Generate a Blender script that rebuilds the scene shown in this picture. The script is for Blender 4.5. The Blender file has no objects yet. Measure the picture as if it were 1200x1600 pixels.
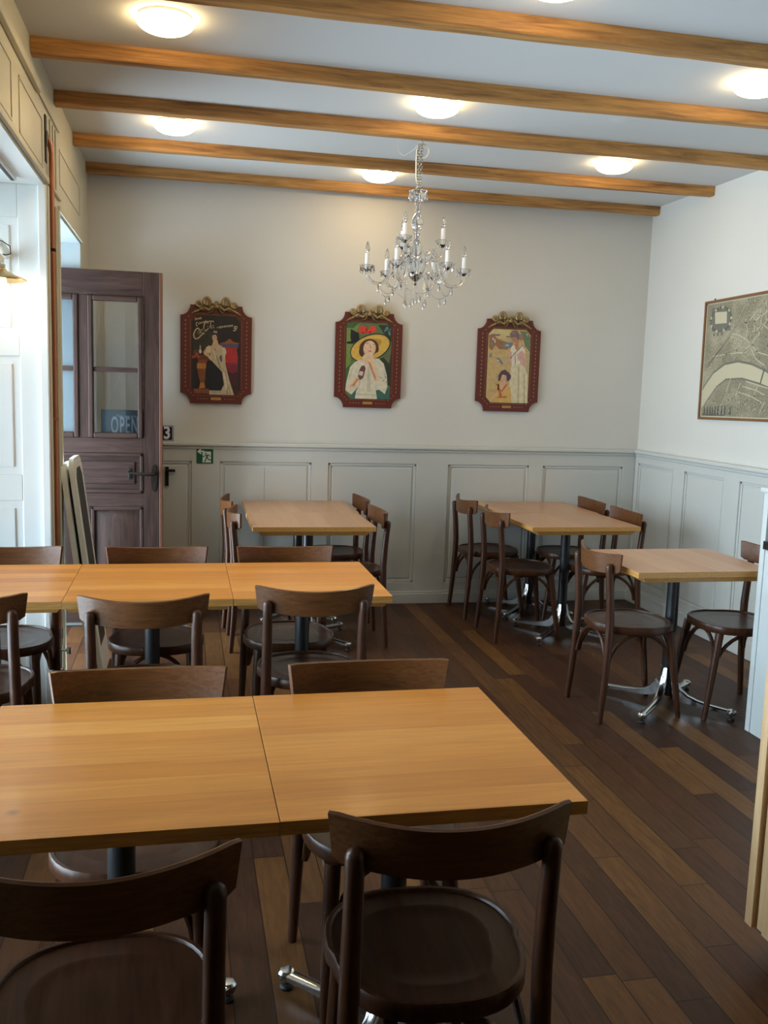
import bpy, bmesh, math, random
from mathutils import Vector, Matrix

PI = math.pi
random.seed(7)
sc = bpy.context.scene
COL = sc.collection

# ------------------------------------------------------------------ camera
YAW, PITCH, ROLL, FPX, CAM_H = 0.214686654, 0.133032131, 0.0312664463, 1452.17, 1.55
_f = Vector((math.sin(YAW) * math.cos(PITCH), math.cos(YAW) * math.cos(PITCH), -math.sin(PITCH)))
_r = Vector((math.cos(YAW), -math.sin(YAW), 0))
_u = _r.cross(_f)
_r2 = _r * math.cos(ROLL) + _u * math.sin(ROLL)
_u2 = -_r * math.sin(ROLL) + _u * math.cos(ROLL)
cam_d = bpy.data.cameras.new('camera')
cam = bpy.data.objects.new('camera', cam_d)
COL.objects.link(cam)
m3 = Matrix((_r2, _u2, -_f)).transposed()
cam.matrix_world = Matrix.Translation((0, 0, CAM_H)) @ m3.to_4x4()
cam_d.sensor_fit = 'HORIZONTAL'
cam_d.sensor_width = 36
cam_d.lens = FPX / 1200 * 36
cam_d.clip_start = 0.05
sc.camera = cam

# ------------------------------------------------------------------ light and exposure
SKY_COL, SKY_STR = (0.73, 0.89, 1.0), 14.0
DOME_COL, DOME_STR = (1.0, 0.72, 0.36), 30.0
LANTERN_STR = 22.0
sc.view_settings.view_transform = 'Standard'
sc.view_settings.look = 'None'
sc.view_settings.gamma = 1
sc.view_settings.use_curve_mapping = False
sc.view_settings.exposure = 0.0
sc.cycles.max_bounces = 10
sc.cycles.diffuse_bounces = 5
sc.cycles.transparent_max_bounces = 16
sc.cycles.caustics_reflective = False
sc.cycles.sample_clamp_indirect = 6

world = bpy.data.worlds.new('daylight')
sc.world = world
world.use_nodes = True
bg = world.node_tree.nodes['Background']
bg.inputs[0].default_value = (*SKY_COL, 1)
bg.inputs[1].default_value = SKY_STR


def portal(name, loc, rot, sx, sy):
    l = bpy.data.lights.new(name, 'AREA')
    l.shape = 'RECTANGLE'
    l.size, l.size_y = sx, sy
    l.cycles.is_portal = True
    o = bpy.data.objects.new(name, l)
    o.location, o.rotation_euler = loc, rot
    COL.objects.link(o)


# area lights point along -Z; rotate to face +X (into the room)
portal('window_portal', (-1.24, 3.04, 1.25), (0, -PI / 2, 0), 2.3, 3.0)
portal('doorway_portal', (-1.24, 5.45, 1.2), (0, -PI / 2, 0), 2.3, 1.0)


# ------------------------------------------------------------------ material helpers
def new_mat(name):
    m = bpy.data.materials.new(name)
    m.use_nodes = True
    nt = m.node_tree
    b = nt.nodes['Principled BSDF']
    return m, nt, b


def N(nt, typ, **kw):
    n = nt.nodes.new(typ)
    for k, v in kw.items():
        setattr(n, k, v)
    return n


def plain(name, col, rough=0.5, metal=0.0, coat=0.0, spec=0.5, bump=0.0, bscale=200.0, var=0.0, vscale=6.0):
    m, nt, b = new_mat(name)
    b.inputs['Base Color'].default_value = (*col, 1)
    b.inputs['Roughness'].default_value = rough
    b.inputs['Metallic'].default_value = metal
    b.inputs['Coat Weight'].default_value = coat
    b.inputs['Specular IOR Level'].default_value = spec
    tc = N(nt, 'ShaderNodeTexCoord')
    if var > 0:
        n = N(nt, 'ShaderNodeTexNoise')
        n.inputs['Scale'].default_value = vscale
        n.inputs['Detail'].default_value = 4
        nt.links.new(tc.outputs['Object'], n.inputs['Vector'])
        mx = N(nt, 'ShaderNodeMix', data_type='RGBA')
        mx.inputs[6].default_value = (*[c * (1 - var) for c in col], 1)
        mx.inputs[7].default_value = (*[min(1, c * (1 + var)) for c in col], 1)
        nt.links.new(n.outputs['Fac'], mx.inputs[0])
        nt.links.new(mx.outputs[2], b.inputs['Base Color'])
    if bump > 0:
        n2 = N(nt, 'ShaderNodeTexNoise')
        n2.inputs['Scale'].default_value = bscale
        n2.inputs['Detail'].default_value = 3
        nt.links.new(tc.outputs['Object'], n2.inputs['Vector'])
        bp = N(nt, 'ShaderNodeBump')
        bp.inputs['Strength'].default_value = bump
        bp.inputs['Distance'].default_value = 0.002
        nt.links.new(n2.outputs['Fac'], bp.inputs['Height'])
        nt.links.new(bp.outputs['Normal'], b.inputs['Normal'])
    return m


def wood(name, dark, light, axis=0, gscale=60.0, stretch=14.0, rough=0.35, coat=0.3, contrast=(0.3, 0.7), strip=0.0,
         strip_axis=1, strip_len=0.0, strip_cols=None, seam=0.0, knots=0.0, bump=0.15, grain_mix=0.5, coat_rough=0.1, spec=0.5):
    """wood with grain along `axis`; optional glued strips `strip` wide across strip_axis, each with its own tone."""
    m, nt, b = new_mat(name)
    L = nt.links.new
    tc = N(nt, 'ShaderNodeTexCoord')
    oi = N(nt, 'ShaderNodeObjectInfo')
    off = N(nt, 'ShaderNodeVectorMath', operation='SCALE')
    comb = N(nt, 'ShaderNodeCombineXYZ')
    L(oi.outputs['Random'], comb.inputs[0]); L(oi.outputs['Random'], comb.inputs[1]); L(oi.outputs['Random'], comb.inputs[2])
    L(comb.outputs[0], off.inputs[0]); off.inputs['Scale'].default_value = 7.3
    add = N(nt, 'ShaderNodeVectorMath', operation='ADD')
    L(tc.outputs['Object'], add.inputs[0]); L(off.outputs[0], add.inputs[1])
    mp = N(nt, 'ShaderNodeMapping')
    s = [gscale] * 3
    s[axis] = gscale / stretch
    mp.inputs['Scale'].default_value = s
    src = add.outputs[0]
    grain = N(nt, 'ShaderNodeTexNoise')
    grain.inputs['Scale'].default_value = 1.0
    grain.inputs['Detail'].default_value = 5
    grain.inputs['Roughness'].default_value = 0.65
    grain.inputs['Distortion'].default_value = 0.6
    cr = N(nt, 'ShaderNodeValToRGB')
    cr.color_ramp.elements[0].position = contrast[0]
    cr.color_ramp.elements[1].position = contrast[1]
    cr.color_ramp.elements[0].color = (*dark, 1)
    cr.color_ramp.elements[1].color = (*light, 1)
    color = cr.outputs[0]
    if strip > 0:
        sep = N(nt, 'ShaderNodeSeparateXYZ')
        L(src, sep.inputs[0])
        div = N(nt, 'ShaderNodeMath', operation='DIVIDE')
        L(sep.outputs[strip_axis], div.inputs[0]); div.inputs[1].default_value = strip
        fl = N(nt, 'ShaderNodeMath', operation='FLOOR'); L(div.outputs[0], fl.inputs[0])
        wn = N(nt, 'ShaderNodeTexWhiteNoise', noise_dimensions='1D'); L(fl.outputs[0], wn.inputs['W'])
        val = wn.outputs['Value']
        seamv = None
        fr = N(nt, 'ShaderNodeMath', operation='FRACT'); L(div.outputs[0], fr.inputs[0])
        if strip_len > 0:
            al = 1 - strip_axis
            ml = N(nt, 'ShaderNodeMath', operation='MULTIPLY'); L(wn.outputs['Value'], ml.inputs[0]); ml.inputs[1].default_value = 17.31
            dv = N(nt, 'ShaderNodeMath', operation='DIVIDE'); L(sep.outputs[al], dv.inputs[0]); dv.inputs[1].default_value = strip_len
            ad = N(nt, 'ShaderNodeMath', operation='ADD'); L(dv.outputs[0], ad.inputs[0]); L(ml.outputs[0], ad.inputs[1])
            fl2 = N(nt, 'ShaderNodeMath', operation='FLOOR'); L(ad.outputs[0], fl2.inputs[0])
            cb = N(nt, 'ShaderNodeCombineXYZ'); L(fl.outputs[0], cb.inputs[0]); L(fl2.outputs[0], cb.inputs[1])
            wn2 = N(nt, 'ShaderNodeTexWhiteNoise', noise_dimensions='2D'); L(cb.outputs[0], wn2.inputs['Vector'])
            val = wn2.outputs['Value']
            fr2 = N(nt, 'ShaderNodeMath', operation='FRACT'); L(ad.outputs[0], fr2.inputs[0])
        # shift grain for each strip
        cb3 = N(nt, 'ShaderNodeCombineXYZ')
        m10 = N(nt, 'ShaderNodeMath', operation='MULTIPLY'); L(val, m10.inputs[0]); m10.inputs[1].default_value = 9.0
        L(m10.outputs[0], cb3.inputs[0]); L(m10.outputs[0], cb3.inputs[1]); L(m10.outputs[0], cb3.inputs[2])
        ad3 = N(nt, 'ShaderNodeVectorMath', operation='ADD'); L(src, ad3.inputs[0]); L(cb3.outputs[0], ad3.inputs[1])
        src = ad3.outputs[0]
        sr = N(nt, 'ShaderNodeValToRGB')
        cols = strip_cols
        els = sr.color_ramp.elements
        els[0].position = 0; els[0].color = (*cols[0], 1)
        els[1].position = 1; els[1].color = (*cols[-1], 1)
        for i, c in enumerate(cols[1:-1]):
            e = els.new((i + 1) / (len(cols) - 1)); e.color = (*c, 1)
        L(val, sr.inputs[0])
        mx = N(nt, 'ShaderNodeMix', data_type='RGBA', blend_type='MULTIPLY')
        mx.inputs[0].default_value = grain_mix
        L(sr.outputs[0], mx.inputs[6]); L(cr.outputs[0], mx.inputs[7])
        color = mx.outputs[2]
        if seam > 0:
            lt = N(nt, 'ShaderNodeMath', operation='LESS_THAN'); L(fr.outputs[0], lt.inputs[0]); lt.inputs[1].default_value = seam
            sv = lt.outputs[0]
            if strip_len > 0:
                lt2 = N(nt, 'ShaderNodeMath', operation='LESS_THAN'); L(fr2.outputs[0], lt2.inputs[0]); lt2.inputs[1].default_value = seam * strip / strip_len
                mxx = N(nt, 'ShaderNodeMath', operation='MAXIMUM'); L(sv, mxx.inputs[0]); L(lt2.outputs[0], mxx.inputs[1]); sv = mxx.outputs[0]
            ms = N(nt, 'ShaderNodeMix', data_type='RGBA')
            L(sv, ms.inputs[0]); L(color, ms.inputs[6]); ms.inputs[7].default_value = (*[c * 0.25 for c in dark], 1)
            if strip_len <= 0:
                ms.inputs[7].default_value = (*[c * 0.5 for c in strip_cols[0]], 1)
            else:
                ms.inputs[7].default_value = (*[c * 0.3 for c in strip_cols[0]], 1)
            color = ms.outputs[2]
    L(src, mp.inputs['Vector'])
    L(mp.outputs[0], grain.inputs['Vector'])
    L(grain.outputs['Fac'], cr.inputs[0])
    if knots > 0:
        kv = N(nt, 'ShaderNodeTexVoronoi'); kv.inputs['Scale'].default_value = 2.9
        L(add.outputs[0], kv.inputs['Vector'])
        kr = N(nt, 'ShaderNodeValToRGB')
        kr.color_ramp.elements[0].position = 0.0; kr.color_ramp.elements[0].color = (0.45, 0.4, 0.35, 1)
        kr.color_ramp.elements[1].position = knots; kr.color_ramp.elements[1].color = (1, 1, 1, 1)
        L(kv.outputs['Distance'], kr.inputs[0])
        mk = N(nt, 'ShaderNodeMix', data_type='RGBA', blend_type='MULTIPLY'); mk.inputs[0].default_value = 1
        L(color, mk.inputs[6]); L(kr.outputs[0], mk.inputs[7]); color = mk.outputs[2]
    L(color, b.inputs['Base Color'])
    b.inputs['Roughness'].default_value = rough
    b.inputs['Coat Weight'].default_value = coat
    b.inputs['Coat Roughness'].default_value = coat_rough
    b.inputs['Specular IOR Level'].default_value = spec
    if bump > 0:
        bp = N(nt, 'ShaderNodeBump'); bp.inputs['Strength'].default_value = bump; bp.inputs['Distance'].default_value = 0.001
        L(grain.outputs['Fac'], bp.inputs['Height']); L(bp.outputs['Normal'], b.inputs['Normal'])
    return m


def emit(name, col, strength):
    m, nt, b = new_mat(name)
    b.inputs['Base Color'].default_value = (0.9, 0.9, 0.88, 1)
    b.inputs['Emission Color'].default_value = (*col, 1)
    b.inputs['Emission Strength'].default_value = strength
    b.inputs['Roughness'].default_value = 0.3
    return m


def pane_mat(name, tint=(0.95, 0.98, 1.0)):
    """thin window glass: clear with a fresnel sheen"""
    m = bpy.data.materials.new(name)
    m.use_nodes = True
    nt = m.node_tree
    nt.nodes.clear()
    out = N(nt, 'ShaderNodeOutputMaterial')
    tr = N(nt, 'ShaderNodeBsdfTransparent'); tr.inputs[0].default_value = (*tint, 1)
    gl = N(nt, 'ShaderNodeBsdfGlossy'); gl.inputs['Roughness'].default_value = 0.02
    fr = N(nt, 'ShaderNodeFresnel'); fr.inputs[0].default_value = 1.5
    mx = N(nt, 'ShaderNodeMixShader')
    nt.links.new(fr.outputs[0], mx.inputs[0]); nt.links.new(tr.outputs[0], mx.inputs[1]); nt.links.new(gl.outputs[0], mx.inputs[2])
    nt.links.new(mx.outputs[0], out.inputs[0])
    return m


M = {}
M['plaster'] = plain('white_plaster', (0.62, 0.61, 0.575), 0.75, bump=0.25, bscale=60, var=0.03, vscale=2)
M['dark_panel'] = plain('brown_wall_paint', (0.10, 0.065, 0.045), 0.6, var=0.1)
M['ceiling'] = plain('ceiling_paint', (0.60, 0.61, 0.61), 0.85, bump=0.2, bscale=120)
M['wainscot'] = plain('pale_grey_paint', (0.56, 0.57, 0.545), 0.42, bump=0.06, bscale=30, var=0.03, vscale=3)
M['cream'] = plain('aged_cream_paint', (0.60, 0.57, 0.45), 0.5, bump=0.1, bscale=25, var=0.10, vscale=4)
M['white_gloss'] = plain('white_gloss_paint', (0.88, 0.90, 0.88), 0.35, bump=0.03, bscale=20)
M['floor'] = wood('dark_plank_floor', (0.38, 0.35, 0.33), (1.0, 1.0, 1.0), axis=1, gscale=60, stretch=8, rough=0.45, coat=0.0,
                  strip=0.102, strip_axis=0, strip_len=0.95, seam=0.035, grain_mix=0.75, bump=0.1,
                  strip_cols=[(0.046, 0.020, 0.012), (0.080, 0.034, 0.015), (0.115, 0.048, 0.018), (0.072, 0.029, 0.016), (0.175, 0.080, 0.025), (0.052, 0.024, 0.016)], coat_rough=0.25, spec=0.22)
M['table_x'] = wood('honey_wood_top', (0.62, 0.52, 0.42), (1, 1, 1), axis=0, gscale=50, stretch=16, rough=0.40, coat=0.08, spec=0.35,
                    strip=0.085, strip_axis=1, seam=0.004, grain_mix=0.55, bump=0.03, knots=0.05,
                    strip_cols=[(0.60, 0.210, 0.028), (0.74, 0.300, 0.052), (0.63, 0.230, 0.034), (0.82, 0.370, 0.078)], coat_rough=0.14)
M['table_edge'] = wood('table_edge_wood', (0.38, 0.18, 0.045), (0.66, 0.34, 0.095), axis=0, gscale=160, stretch=18, rough=0.4, coat=0.2)
M['table_p'] = wood('pale_wood_top', (0.74, 0.68, 0.62), (1, 1, 1), axis=0, gscale=50, stretch=16, rough=0.34, coat=0.22, spec=0.4,
                    strip=0.085, strip_axis=1, seam=0.006, grain_mix=0.5, bump=0.05,
                    strip_cols=[(0.50, 0.265, 0.125), (0.56, 0.315, 0.155), (0.47, 0.25, 0.12), (0.60, 0.35, 0.18)], coat_rough=0.1)
M['chair'] = wood('dark_stained_beech', (0.032, 0.0105, 0.0045), (0.078, 0.027, 0.010), axis=2, gscale=60, stretch=10, rough=0.36, coat=0.06, spec=0.35)
M['chair_back'] = wood('brown_stained_ply', (0.070, 0.024, 0.0075), (0.160, 0.060, 0.017), axis=0, gscale=110, stretch=26, rough=0.36, coat=0.14, spec=0.4)
M['chair_seat'] = wood('dark_stained_seat', (0.030, 0.0105, 0.0055), (0.066, 0.026, 0.0125), axis=1, gscale=50, stretch=12, rough=0.34, coat=0.12, coat_rough=0.15, spec=0.35)
M['beam'] = wood('old_pine_beam', (0.20, 0.085, 0.026), (0.58, 0.285, 0.080), axis=0, gscale=38, stretch=16, rough=0.6, coat=0.0, contrast=(0.30, 0.62), knots=0.09)
M['door_wood'] = wood('aged_brown_door', (0.020, 0.0105, 0.0088), (0.056, 0.030, 0.0235), axis=2, gscale=45, stretch=12, rough=0.5, coat=0.0, spec=0.2)
M['door_wood_h'] = wood('aged_brown_rail', (0.020, 0.0105, 0.0088), (0.056, 0.030, 0.0235), axis=0, gscale=45, stretch=12, rough=0.5, coat=0.0, spec=0.2)
M['door_edge'] = plain('reddish_door_edge', (0.10, 0.035, 0.018), 0.4, var=0.1)
M['pine'] = wood('light_pine', (0.56, 0.345, 0.165), (0.74, 0.50, 0.27), axis=2, gscale=45, stretch=14, rough=0.45, coat=0.2, knots=0.05)
M['black_iron'] = plain('black_painted_steel', (0.012, 0.013, 0.015), 0.35, coat=0.2)
M['dark_metal'] = plain('dark_bronze_handle', (0.03, 0.025, 0.022), 0.4, metal=0.7)
M['chrome'] = plain('polished_aluminium', (0.72, 0.76, 0.78), 0.16, metal=1.0)
M['steel'] = plain('chain_steel', (0.55, 0.54, 0.48), 0.25, metal=1.0)
M['brass'] = plain('brass', (0.62, 0.42, 0.16), 0.3, metal=1.0)
M['copper'] = plain('copper_pipe', (0.46, 0.17, 0.085), 0.38, metal=0.75, var=0.1, vscale=15)
M['rubber'] = plain('black_rubber', (0.01, 0.01, 0.01), 0.6)
M['black_top'] = plain('black_worktop', (0.014, 0.014, 0.016), 0.25, coat=0.3)
M['frame_red'] = plain('oxblood_frame', (0.105, 0.017, 0.010), 0.45, var=0.08, vscale=30)
M['gilt'] = plain('antique_gilt', (0.34, 0.235, 0.095), 0.42, metal=0.35, var=0.25, vscale=60)
M['gilt_dark'] = plain('dark_gilt', (0.13, 0.085, 0.035), 0.5, metal=0.2, var=0.2, vscale=60)
M['map_frame'] = plain('brown_picture_frame', (0.19, 0.085, 0.035), 0.4, var=0.15, vscale=20)
M['grey_toe'] = plain('grey_plinth', (0.16, 0.16, 0.14), 0.6)
M['porcelain'] = plain('cream_porcelain', (0.72, 0.68, 0.58), 0.2, coat=0.5)
M['wax'] = plain('white_candle_sleeve', (0.85, 0.87, 0.90), 0.4)
M['white_cable'] = plain('white_cable', (0.78, 0.78, 0.74), 0.5)
M['black_cable'] = plain('black_cable', (0.02, 0.02, 0.02), 0.5)
M['pane'] = pane_mat('window_glass')
M['dome'] = emit('lit_opal_glass', DOME_COL, DOME_STR)
M['lantern_glow'] = emit('lit_lantern_glass', (1.0, 0.86, 0.66), LANTERN_STR)
m, nt, b = new_mat('crystal_glass')
b.inputs['Base Color'].default_value = (0.97, 0.98, 1.0, 1)
b.inputs['Transmission Weight'].default_value = 1.0
b.inputs['Roughness'].default_value = 0.02
b.inputs['IOR'].default_value = 1.5
M['crystal'] = m


def flat(name, col, rough=0.5):
    if name not in M:
        M[name] = plain(name, col, rough, coat=0.1)
    return M[name]


# ------------------------------------------------------------------ geometry helpers
def link(name, bm, mats, parent=None, smooth=35, loc=None):
    lay = bm.faces.layers.int.get('fl')
    flatf = [bool(f[lay]) for f in bm.faces] if lay is not None else None
    me = bpy.data.meshes.new(name)
    bmesh.ops.recalc_face_normals(bm, faces=bm.faces[:]) if getattr(bm, '_recalc', True) is True else None
    bm.to_mesh(me)
    bm.free()
    if not isinstance(mats, (list, tuple)):
        mats = [mats]
    for mm in mats:
        me.materials.append(mm)
    if smooth:
        me.set_sharp_from_angle(angle=math.radians(smooth))
        me.polygons.foreach_set('use_smooth', [not q for q in flatf] if flatf is not None else [True] * len(me.polygons))
    o = bpy.data.objects.new(name, me)
    COL.objects.link(o)
    if parent is not None:
        o.parent = parent
    if loc is not None:
        o.location = loc
    return o


def thing(name, label, cat, loc=(0, 0, 0), rz=0.0, group=None):
    o = bpy.data.objects.new(name, None)
    o.empty_display_size = 0.1
    COL.objects.link(o)
    o.location = loc
    o.rotation_euler = (0, 0, rz)
    tag(o, label, cat, group)
    return o


def tag(o, label=None, cat=None, group=None, kind=None):
    if label: o['label'] = label
    if cat: o['category'] = cat
    if group: o['group'] = group
    if kind: o['kind'] = kind
    return o


def structure(name, bm, mats, parent=None, smooth=35):
    o = link(name, bm, mats, parent, smooth)
    if parent is None:
        o['kind'] = 'structure'
    return o


def copy_tree(o, parent=None):
    c = o.copy()
    COL.objects.link(c)
    if parent is not None:
        c.parent = parent
    for ch in list(o.children):
        copy_tree(ch, c)
    return c


def box(bm, lo, hi, bev=0.0, mat=0, mtx=None, seg=2):
    lay = bm.faces.layers.int.get('fl')
    if lay is None:
        lay = bm.faces.layers.int.new('fl')
    r = bmesh.ops.create_cube(bm, size=1.0)
    vs = r['verts']
    c = [(lo[i] + hi[i]) / 2 for i in range(3)]
    s = [abs(hi[i] - lo[i]) for i in range(3)]
    for v in vs:
        v.co = Vector((v.co.x * s[0] + c[0], v.co.y * s[1] + c[1], v.co.z * s[2] + c[2]))
    fs = set(f for v in vs for f in v.link_faces)
    if bev > 0:
        es = list(set(e for v in vs for e in v.link_edges))
        rb = bmesh.ops.bevel(bm, geom=es, offset=min(bev, min(s) * 0.45), segments=seg, affect='EDGES', profile=0.5)
        fs = set(rb['faces']) | set(f for f in fs if f.is_valid)
        vs = list(set(v for f in fs for v in f.verts))
    fs = set(f for v in vs for f in v.link_faces)
    for f in fs:
        f.material_index = mat
        f[lay] = 1
    if mtx is not None:
        bmesh.ops.transform(bm, matrix=mtx, verts=vs)
    return vs


def tube(bm, pts, radii, seg=12, mat=0, cap=True, dome=False, flat_z=1.0):
    """swept tube along pts (Vectors), radii scalar or list"""
    pts = [Vector(p) for p in pts]
    n = len(pts)
    if not isinstance(radii, (list, tuple)):
        radii = [radii] * n
    if dome:
        d = (pts[-1] - pts[-2]).normalized()
        r = radii[-1]
        base = pts[-1]
        for a in (30, 60, 80):
            pts.append(base + d * r * math.sin(math.radians(a)))
            radii = list(radii) + [r * math.cos(math.radians(a))]
        n = len(pts)
    rings = []
    up = None
    for i in range(n):
        if i == 0: t = pts[1] - pts[0]
        elif i == n - 1: t = pts[-1] - pts[-2]
        else: t = (pts[i + 1] - pts[i]).normalized() + (pts[i] - pts[i - 1]).normalized()
        if t.length < 1e-9: t = Vector((0, 0, 1))
        t.normalize()
        if up is None:
            up = Vector((0, 0, 1)) if abs(t.z) < 0.9 else Vector((1, 0, 0))
        a = t.cross(up)
        if a.length < 1e-6: a = t.cross(Vector((0, 1, 0)))
        a.normalize()
        bb = a.cross(t).normalized()
        up = bb
        ring = []
        for k in range(seg):
            th = 2 * PI * k / seg
            ring.append(bm.verts.new(pts[i] + a * math.cos(th) * radii[i] + bb * math.sin(th) * radii[i] * flat_z))
        rings.append(ring)
    for i in range(n - 1):
        for k in range(seg):
            f = bm.faces.new((rings[i][k], rings[i][(k + 1) % seg], rings[i + 1][(k + 1) % seg], rings[i + 1][k]))
            f.material_index = mat
    if cap:
        for rg in (rings[0], rings[-1]):
            f = bm.faces.new(rg); f.material_index = mat
    return rings


def lathe(bm, prof, seg=24, center=(0, 0, 0), mat=0, sx=1.0, sy=1.0, ripple=0, ramp=0.0, close=False):
    """revolve (r, z) profile"""
    rings = []
    cx, cy, cz = center
    for r, z in prof:
        if r < 1e-5:
            rings.append([bm.verts.new((cx, cy, cz + z))])
        else:
            rg = []
            for k in range(seg):
                th = 2 * PI * k / seg
                rr = r * (1 + (ramp * math.cos(ripple * th) if ripple else 0))
                rg.append(bm.verts.new((cx + rr * math.cos(th) * sx, cy + rr * math.sin(th) * sy, cz + z)))
            rings.append(rg)
    prs = list(zip(rings[:-1], rings[1:]))
    if close: prs.append((rings[-1], rings[0]))
    for A, B in prs:
        for k in range(seg):
            k2 = (k + 1) % seg
            if len(A) == 1 and len(B) == 1: continue
            if len(A) == 1: f = bm.faces.new((A[0], B[k2], B[k]))
            elif len(B) == 1: f = bm.faces.new((A[k], A[k2], B[0]))
            else: f = bm.faces.new((A[k], A[k2], B[k2], B[k]))
            f.material_index = mat
    return rings


def prism(bm, pts2, z0, z1, plane='xy', mat=0, origin=(0, 0, 0)):
    """extrude polygon. plane xy: z up; xz: pts are (x,z), depth along y from z0 to z1; yz: (y,z), depth along x"""
    def P(a, b_, d):
        if plane == 'xy': return (a + origin[0], b_ + origin[1], d + origin[2])
        if plane == 'xz': return (a + origin[0], d + origin[1], b_ + origin[2])
        return (d + origin[0], a + origin[1], b_ + origin[2])
    A = [bm.verts.new(P(a, b_, z0)) for a, b_ in pts2]
    B = [bm.verts.new(P(a, b_, z1)) for a, b_ in pts2]
    n = len(pts2)
    fs = []
    fs.append(bm.faces.new(A)); fs.append(bm.faces.new(B[::-1]))
    for i in range(n):
        fs.append(bm.faces.new((A[i], B[i], B[(i + 1) % n], A[(i + 1) % n])))
    for f in fs: f.material_index = mat
    return A + B


def ell(cx, cy, rx, ry, n=20, a0=0, a1=360, rot=0):
    out = []
    full = abs(a1 - a0) >= 360
    for i in range(n if full else n + 1):
        t = math.radians(a0 + (a1 - a0) * i / n)
        x, y = rx * math.cos(t), ry * math.sin(t)
        c, s = math.cos(math.radians(rot)), math.sin(math.radians(rot))
        out.append((cx + x * c - y * s, cy + x * s + y * c))
    return out


def ribbon(pts, w):
    """polyline with width -> list of quads (2-D)"""
    out = []
    for i in range(len(pts) - 1):
        (x0, y0), (x1, y1) = pts[i], pts[i + 1]
        dx, dy = x1 - x0, y1 - y0
        l = math.hypot(dx, dy) or 1
        nx, ny = -dy / l * w / 2, dx / l * w / 2
        ex, ey = dx / l * w * 0.3, dy / l * w * 0.3
        out.append([(x0 + nx - ex, y0 + ny - ey), (x0 - nx - ex, y0 - ny - ey), (x1 - nx + ex, y1 - ny + ey), (x1 + nx + ex, y1 + ny + ey)])
    return out


def text_into(bm, s, size, mtx, mat=0, extrude=0.0004, shear=0.0, sx=1.0, offset=0.0, spacing=1.0):
    cu = bpy.data.curves.new('lettering', 'FONT')
    cu.body = s
    cu.size = size
    cu.extrude = extrude
    cu.shear = shear
    cu.offset = offset
    cu.space_character = spacing
    cu.align_x = 'CENTER'
    cu.align_y = 'CENTER'
    cu.resolution_u = 3
    o = bpy.data.objects.new('lettering', cu)
    COL.objects.link(o)
    bpy.context.view_layer.update()
    dg = bpy.context.evaluated_depsgraph_get()
    me = bpy.data.meshes.new_from_object(o.evaluated_get(dg))
    me.transform(mtx @ Matrix.Diagonal((sx, 1, 1, 1)))
    n0 = len(bm.faces)
    bm.from_mesh(me)
    bm.faces.ensure_lookup_table()
    for f in bm.faces[n0:]:
        f.material_index = mat
    bpy.data.objects.remove(o)
    bpy.data.curves.remove(cu)
    bpy.data.meshes.remove(me)


FACE_CAM = Matrix(((1, 0, 0, 0), (0, 0, -1, 0), (0, 1, 0, 0), (0, 0, 0, 1)))  # text in XZ plane, normal -Y

# ------------------------------------------------------------------ room shell
XL, XR, YB, ZC = -0.605, 3.345, 6.45, 2.90
XO = -1.16          # outer plane of the left wall
YF = -1.6           # wall behind the camera

bm = bmesh.new()
box(bm, (XO - 0.1, YF, -0.05), (XR + 0.1, YB + 0.1, 0))
structure('floor', bm, M['floor'])
bm = bmesh.new()
box(bm, (XL, YF, ZC), (XR + 0.1, YB + 0.1, ZC + 0.05))
structure('ceiling', bm, M['ceiling'])
bm = bmesh.new()
box(bm, (XO, YB, 0), (XR + 0.1, YB + 0.1, ZC + 0.05))
structure('wall_back', bm, M['plaster'])
bm = bmesh.new()
box(bm, (XR, YF, 0), (XR + 0.1, YB, ZC + 0.05))
structure('wall_right', bm, M['plaster'])
bm = bmesh.new()
box(bm, (XO, YF - 0.1, 0), (XR + 0.1, YF, ZC + 0.05))
structure('wall_front', bm, M['dark_panel'])

# left wall: thick, with two openings
Y1A, Y1B, Y2A, Y2B, ZH = 1.55, 4.53, 4.955, 6.02, 2.40
ZH2 = 2.355
bm = bmesh.new()
box(bm, (XO, YF, ZH), (XL, Y1B, ZC + 0.05))
box(bm, (XO, Y1B, 0), (XL, Y2A, ZC + 0.05))
box(bm, (XO, Y2A, ZH2), (XL, Y2B, ZC + 0.05))
box(bm, (XO, Y2B, 0), (XL, YB, ZC + 0.05))
box(bm, (XO, YF, 0), (XL, Y1A, ZH))
wl = structure('wall_left', bm, M['cream'])

# white panelled reveal linings of the openings
def reveal_face(bm, y, x0, x1, zs, z0, z1, d=0.012):
    """board-and-panel lining on a face at y, facing -y"""
    box(bm, (x0, y - d * 0.4, z0), (x1, y - 0.0005, z1))
    st = 0.115
    box(bm, (x0, y - d, z0), (x0 + 0.03, y - 0.001, z1), 0.003)
    box(bm, (x1 - st, y - d, z0), (x1, y - 0.001, z1), 0.003)
    prev = z0
    for a, b_ in zs + [(z1, z1)]:
        if a - prev > 0.01:
            box(bm, (x0 + 0.03, y - d, prev), (x1 - st, y - 0.001, a), 0.003)
        prev = b_
    for a, b_ in zs:
        box(bm, (x0 + 0.07, y - d * 0.85, a + 0.035), (x1 - st - 0.035, y - 0.001, b_ - 0.035), 0.004)


bm = bmesh.new()
reveal_face(bm, Y1B, XO + 0.02, XL - 0.004, [(0.15, 0.98), (1.10, 1.64), (1.73, 2.25)], 0.0, ZH - 0.006)
box(bm, (XO + 0.02, Y1A + 0.02, ZH - 0.006), (XL - 0.004, Y1B - 0.001, ZH - 0.0005))      # soffit
box(bm, (XL - 0.03, Y1B - 0.03, 0), (XL + 0.006, Y1B - 0.008, ZH - 0.004), 0.004)          # corner bead
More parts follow.
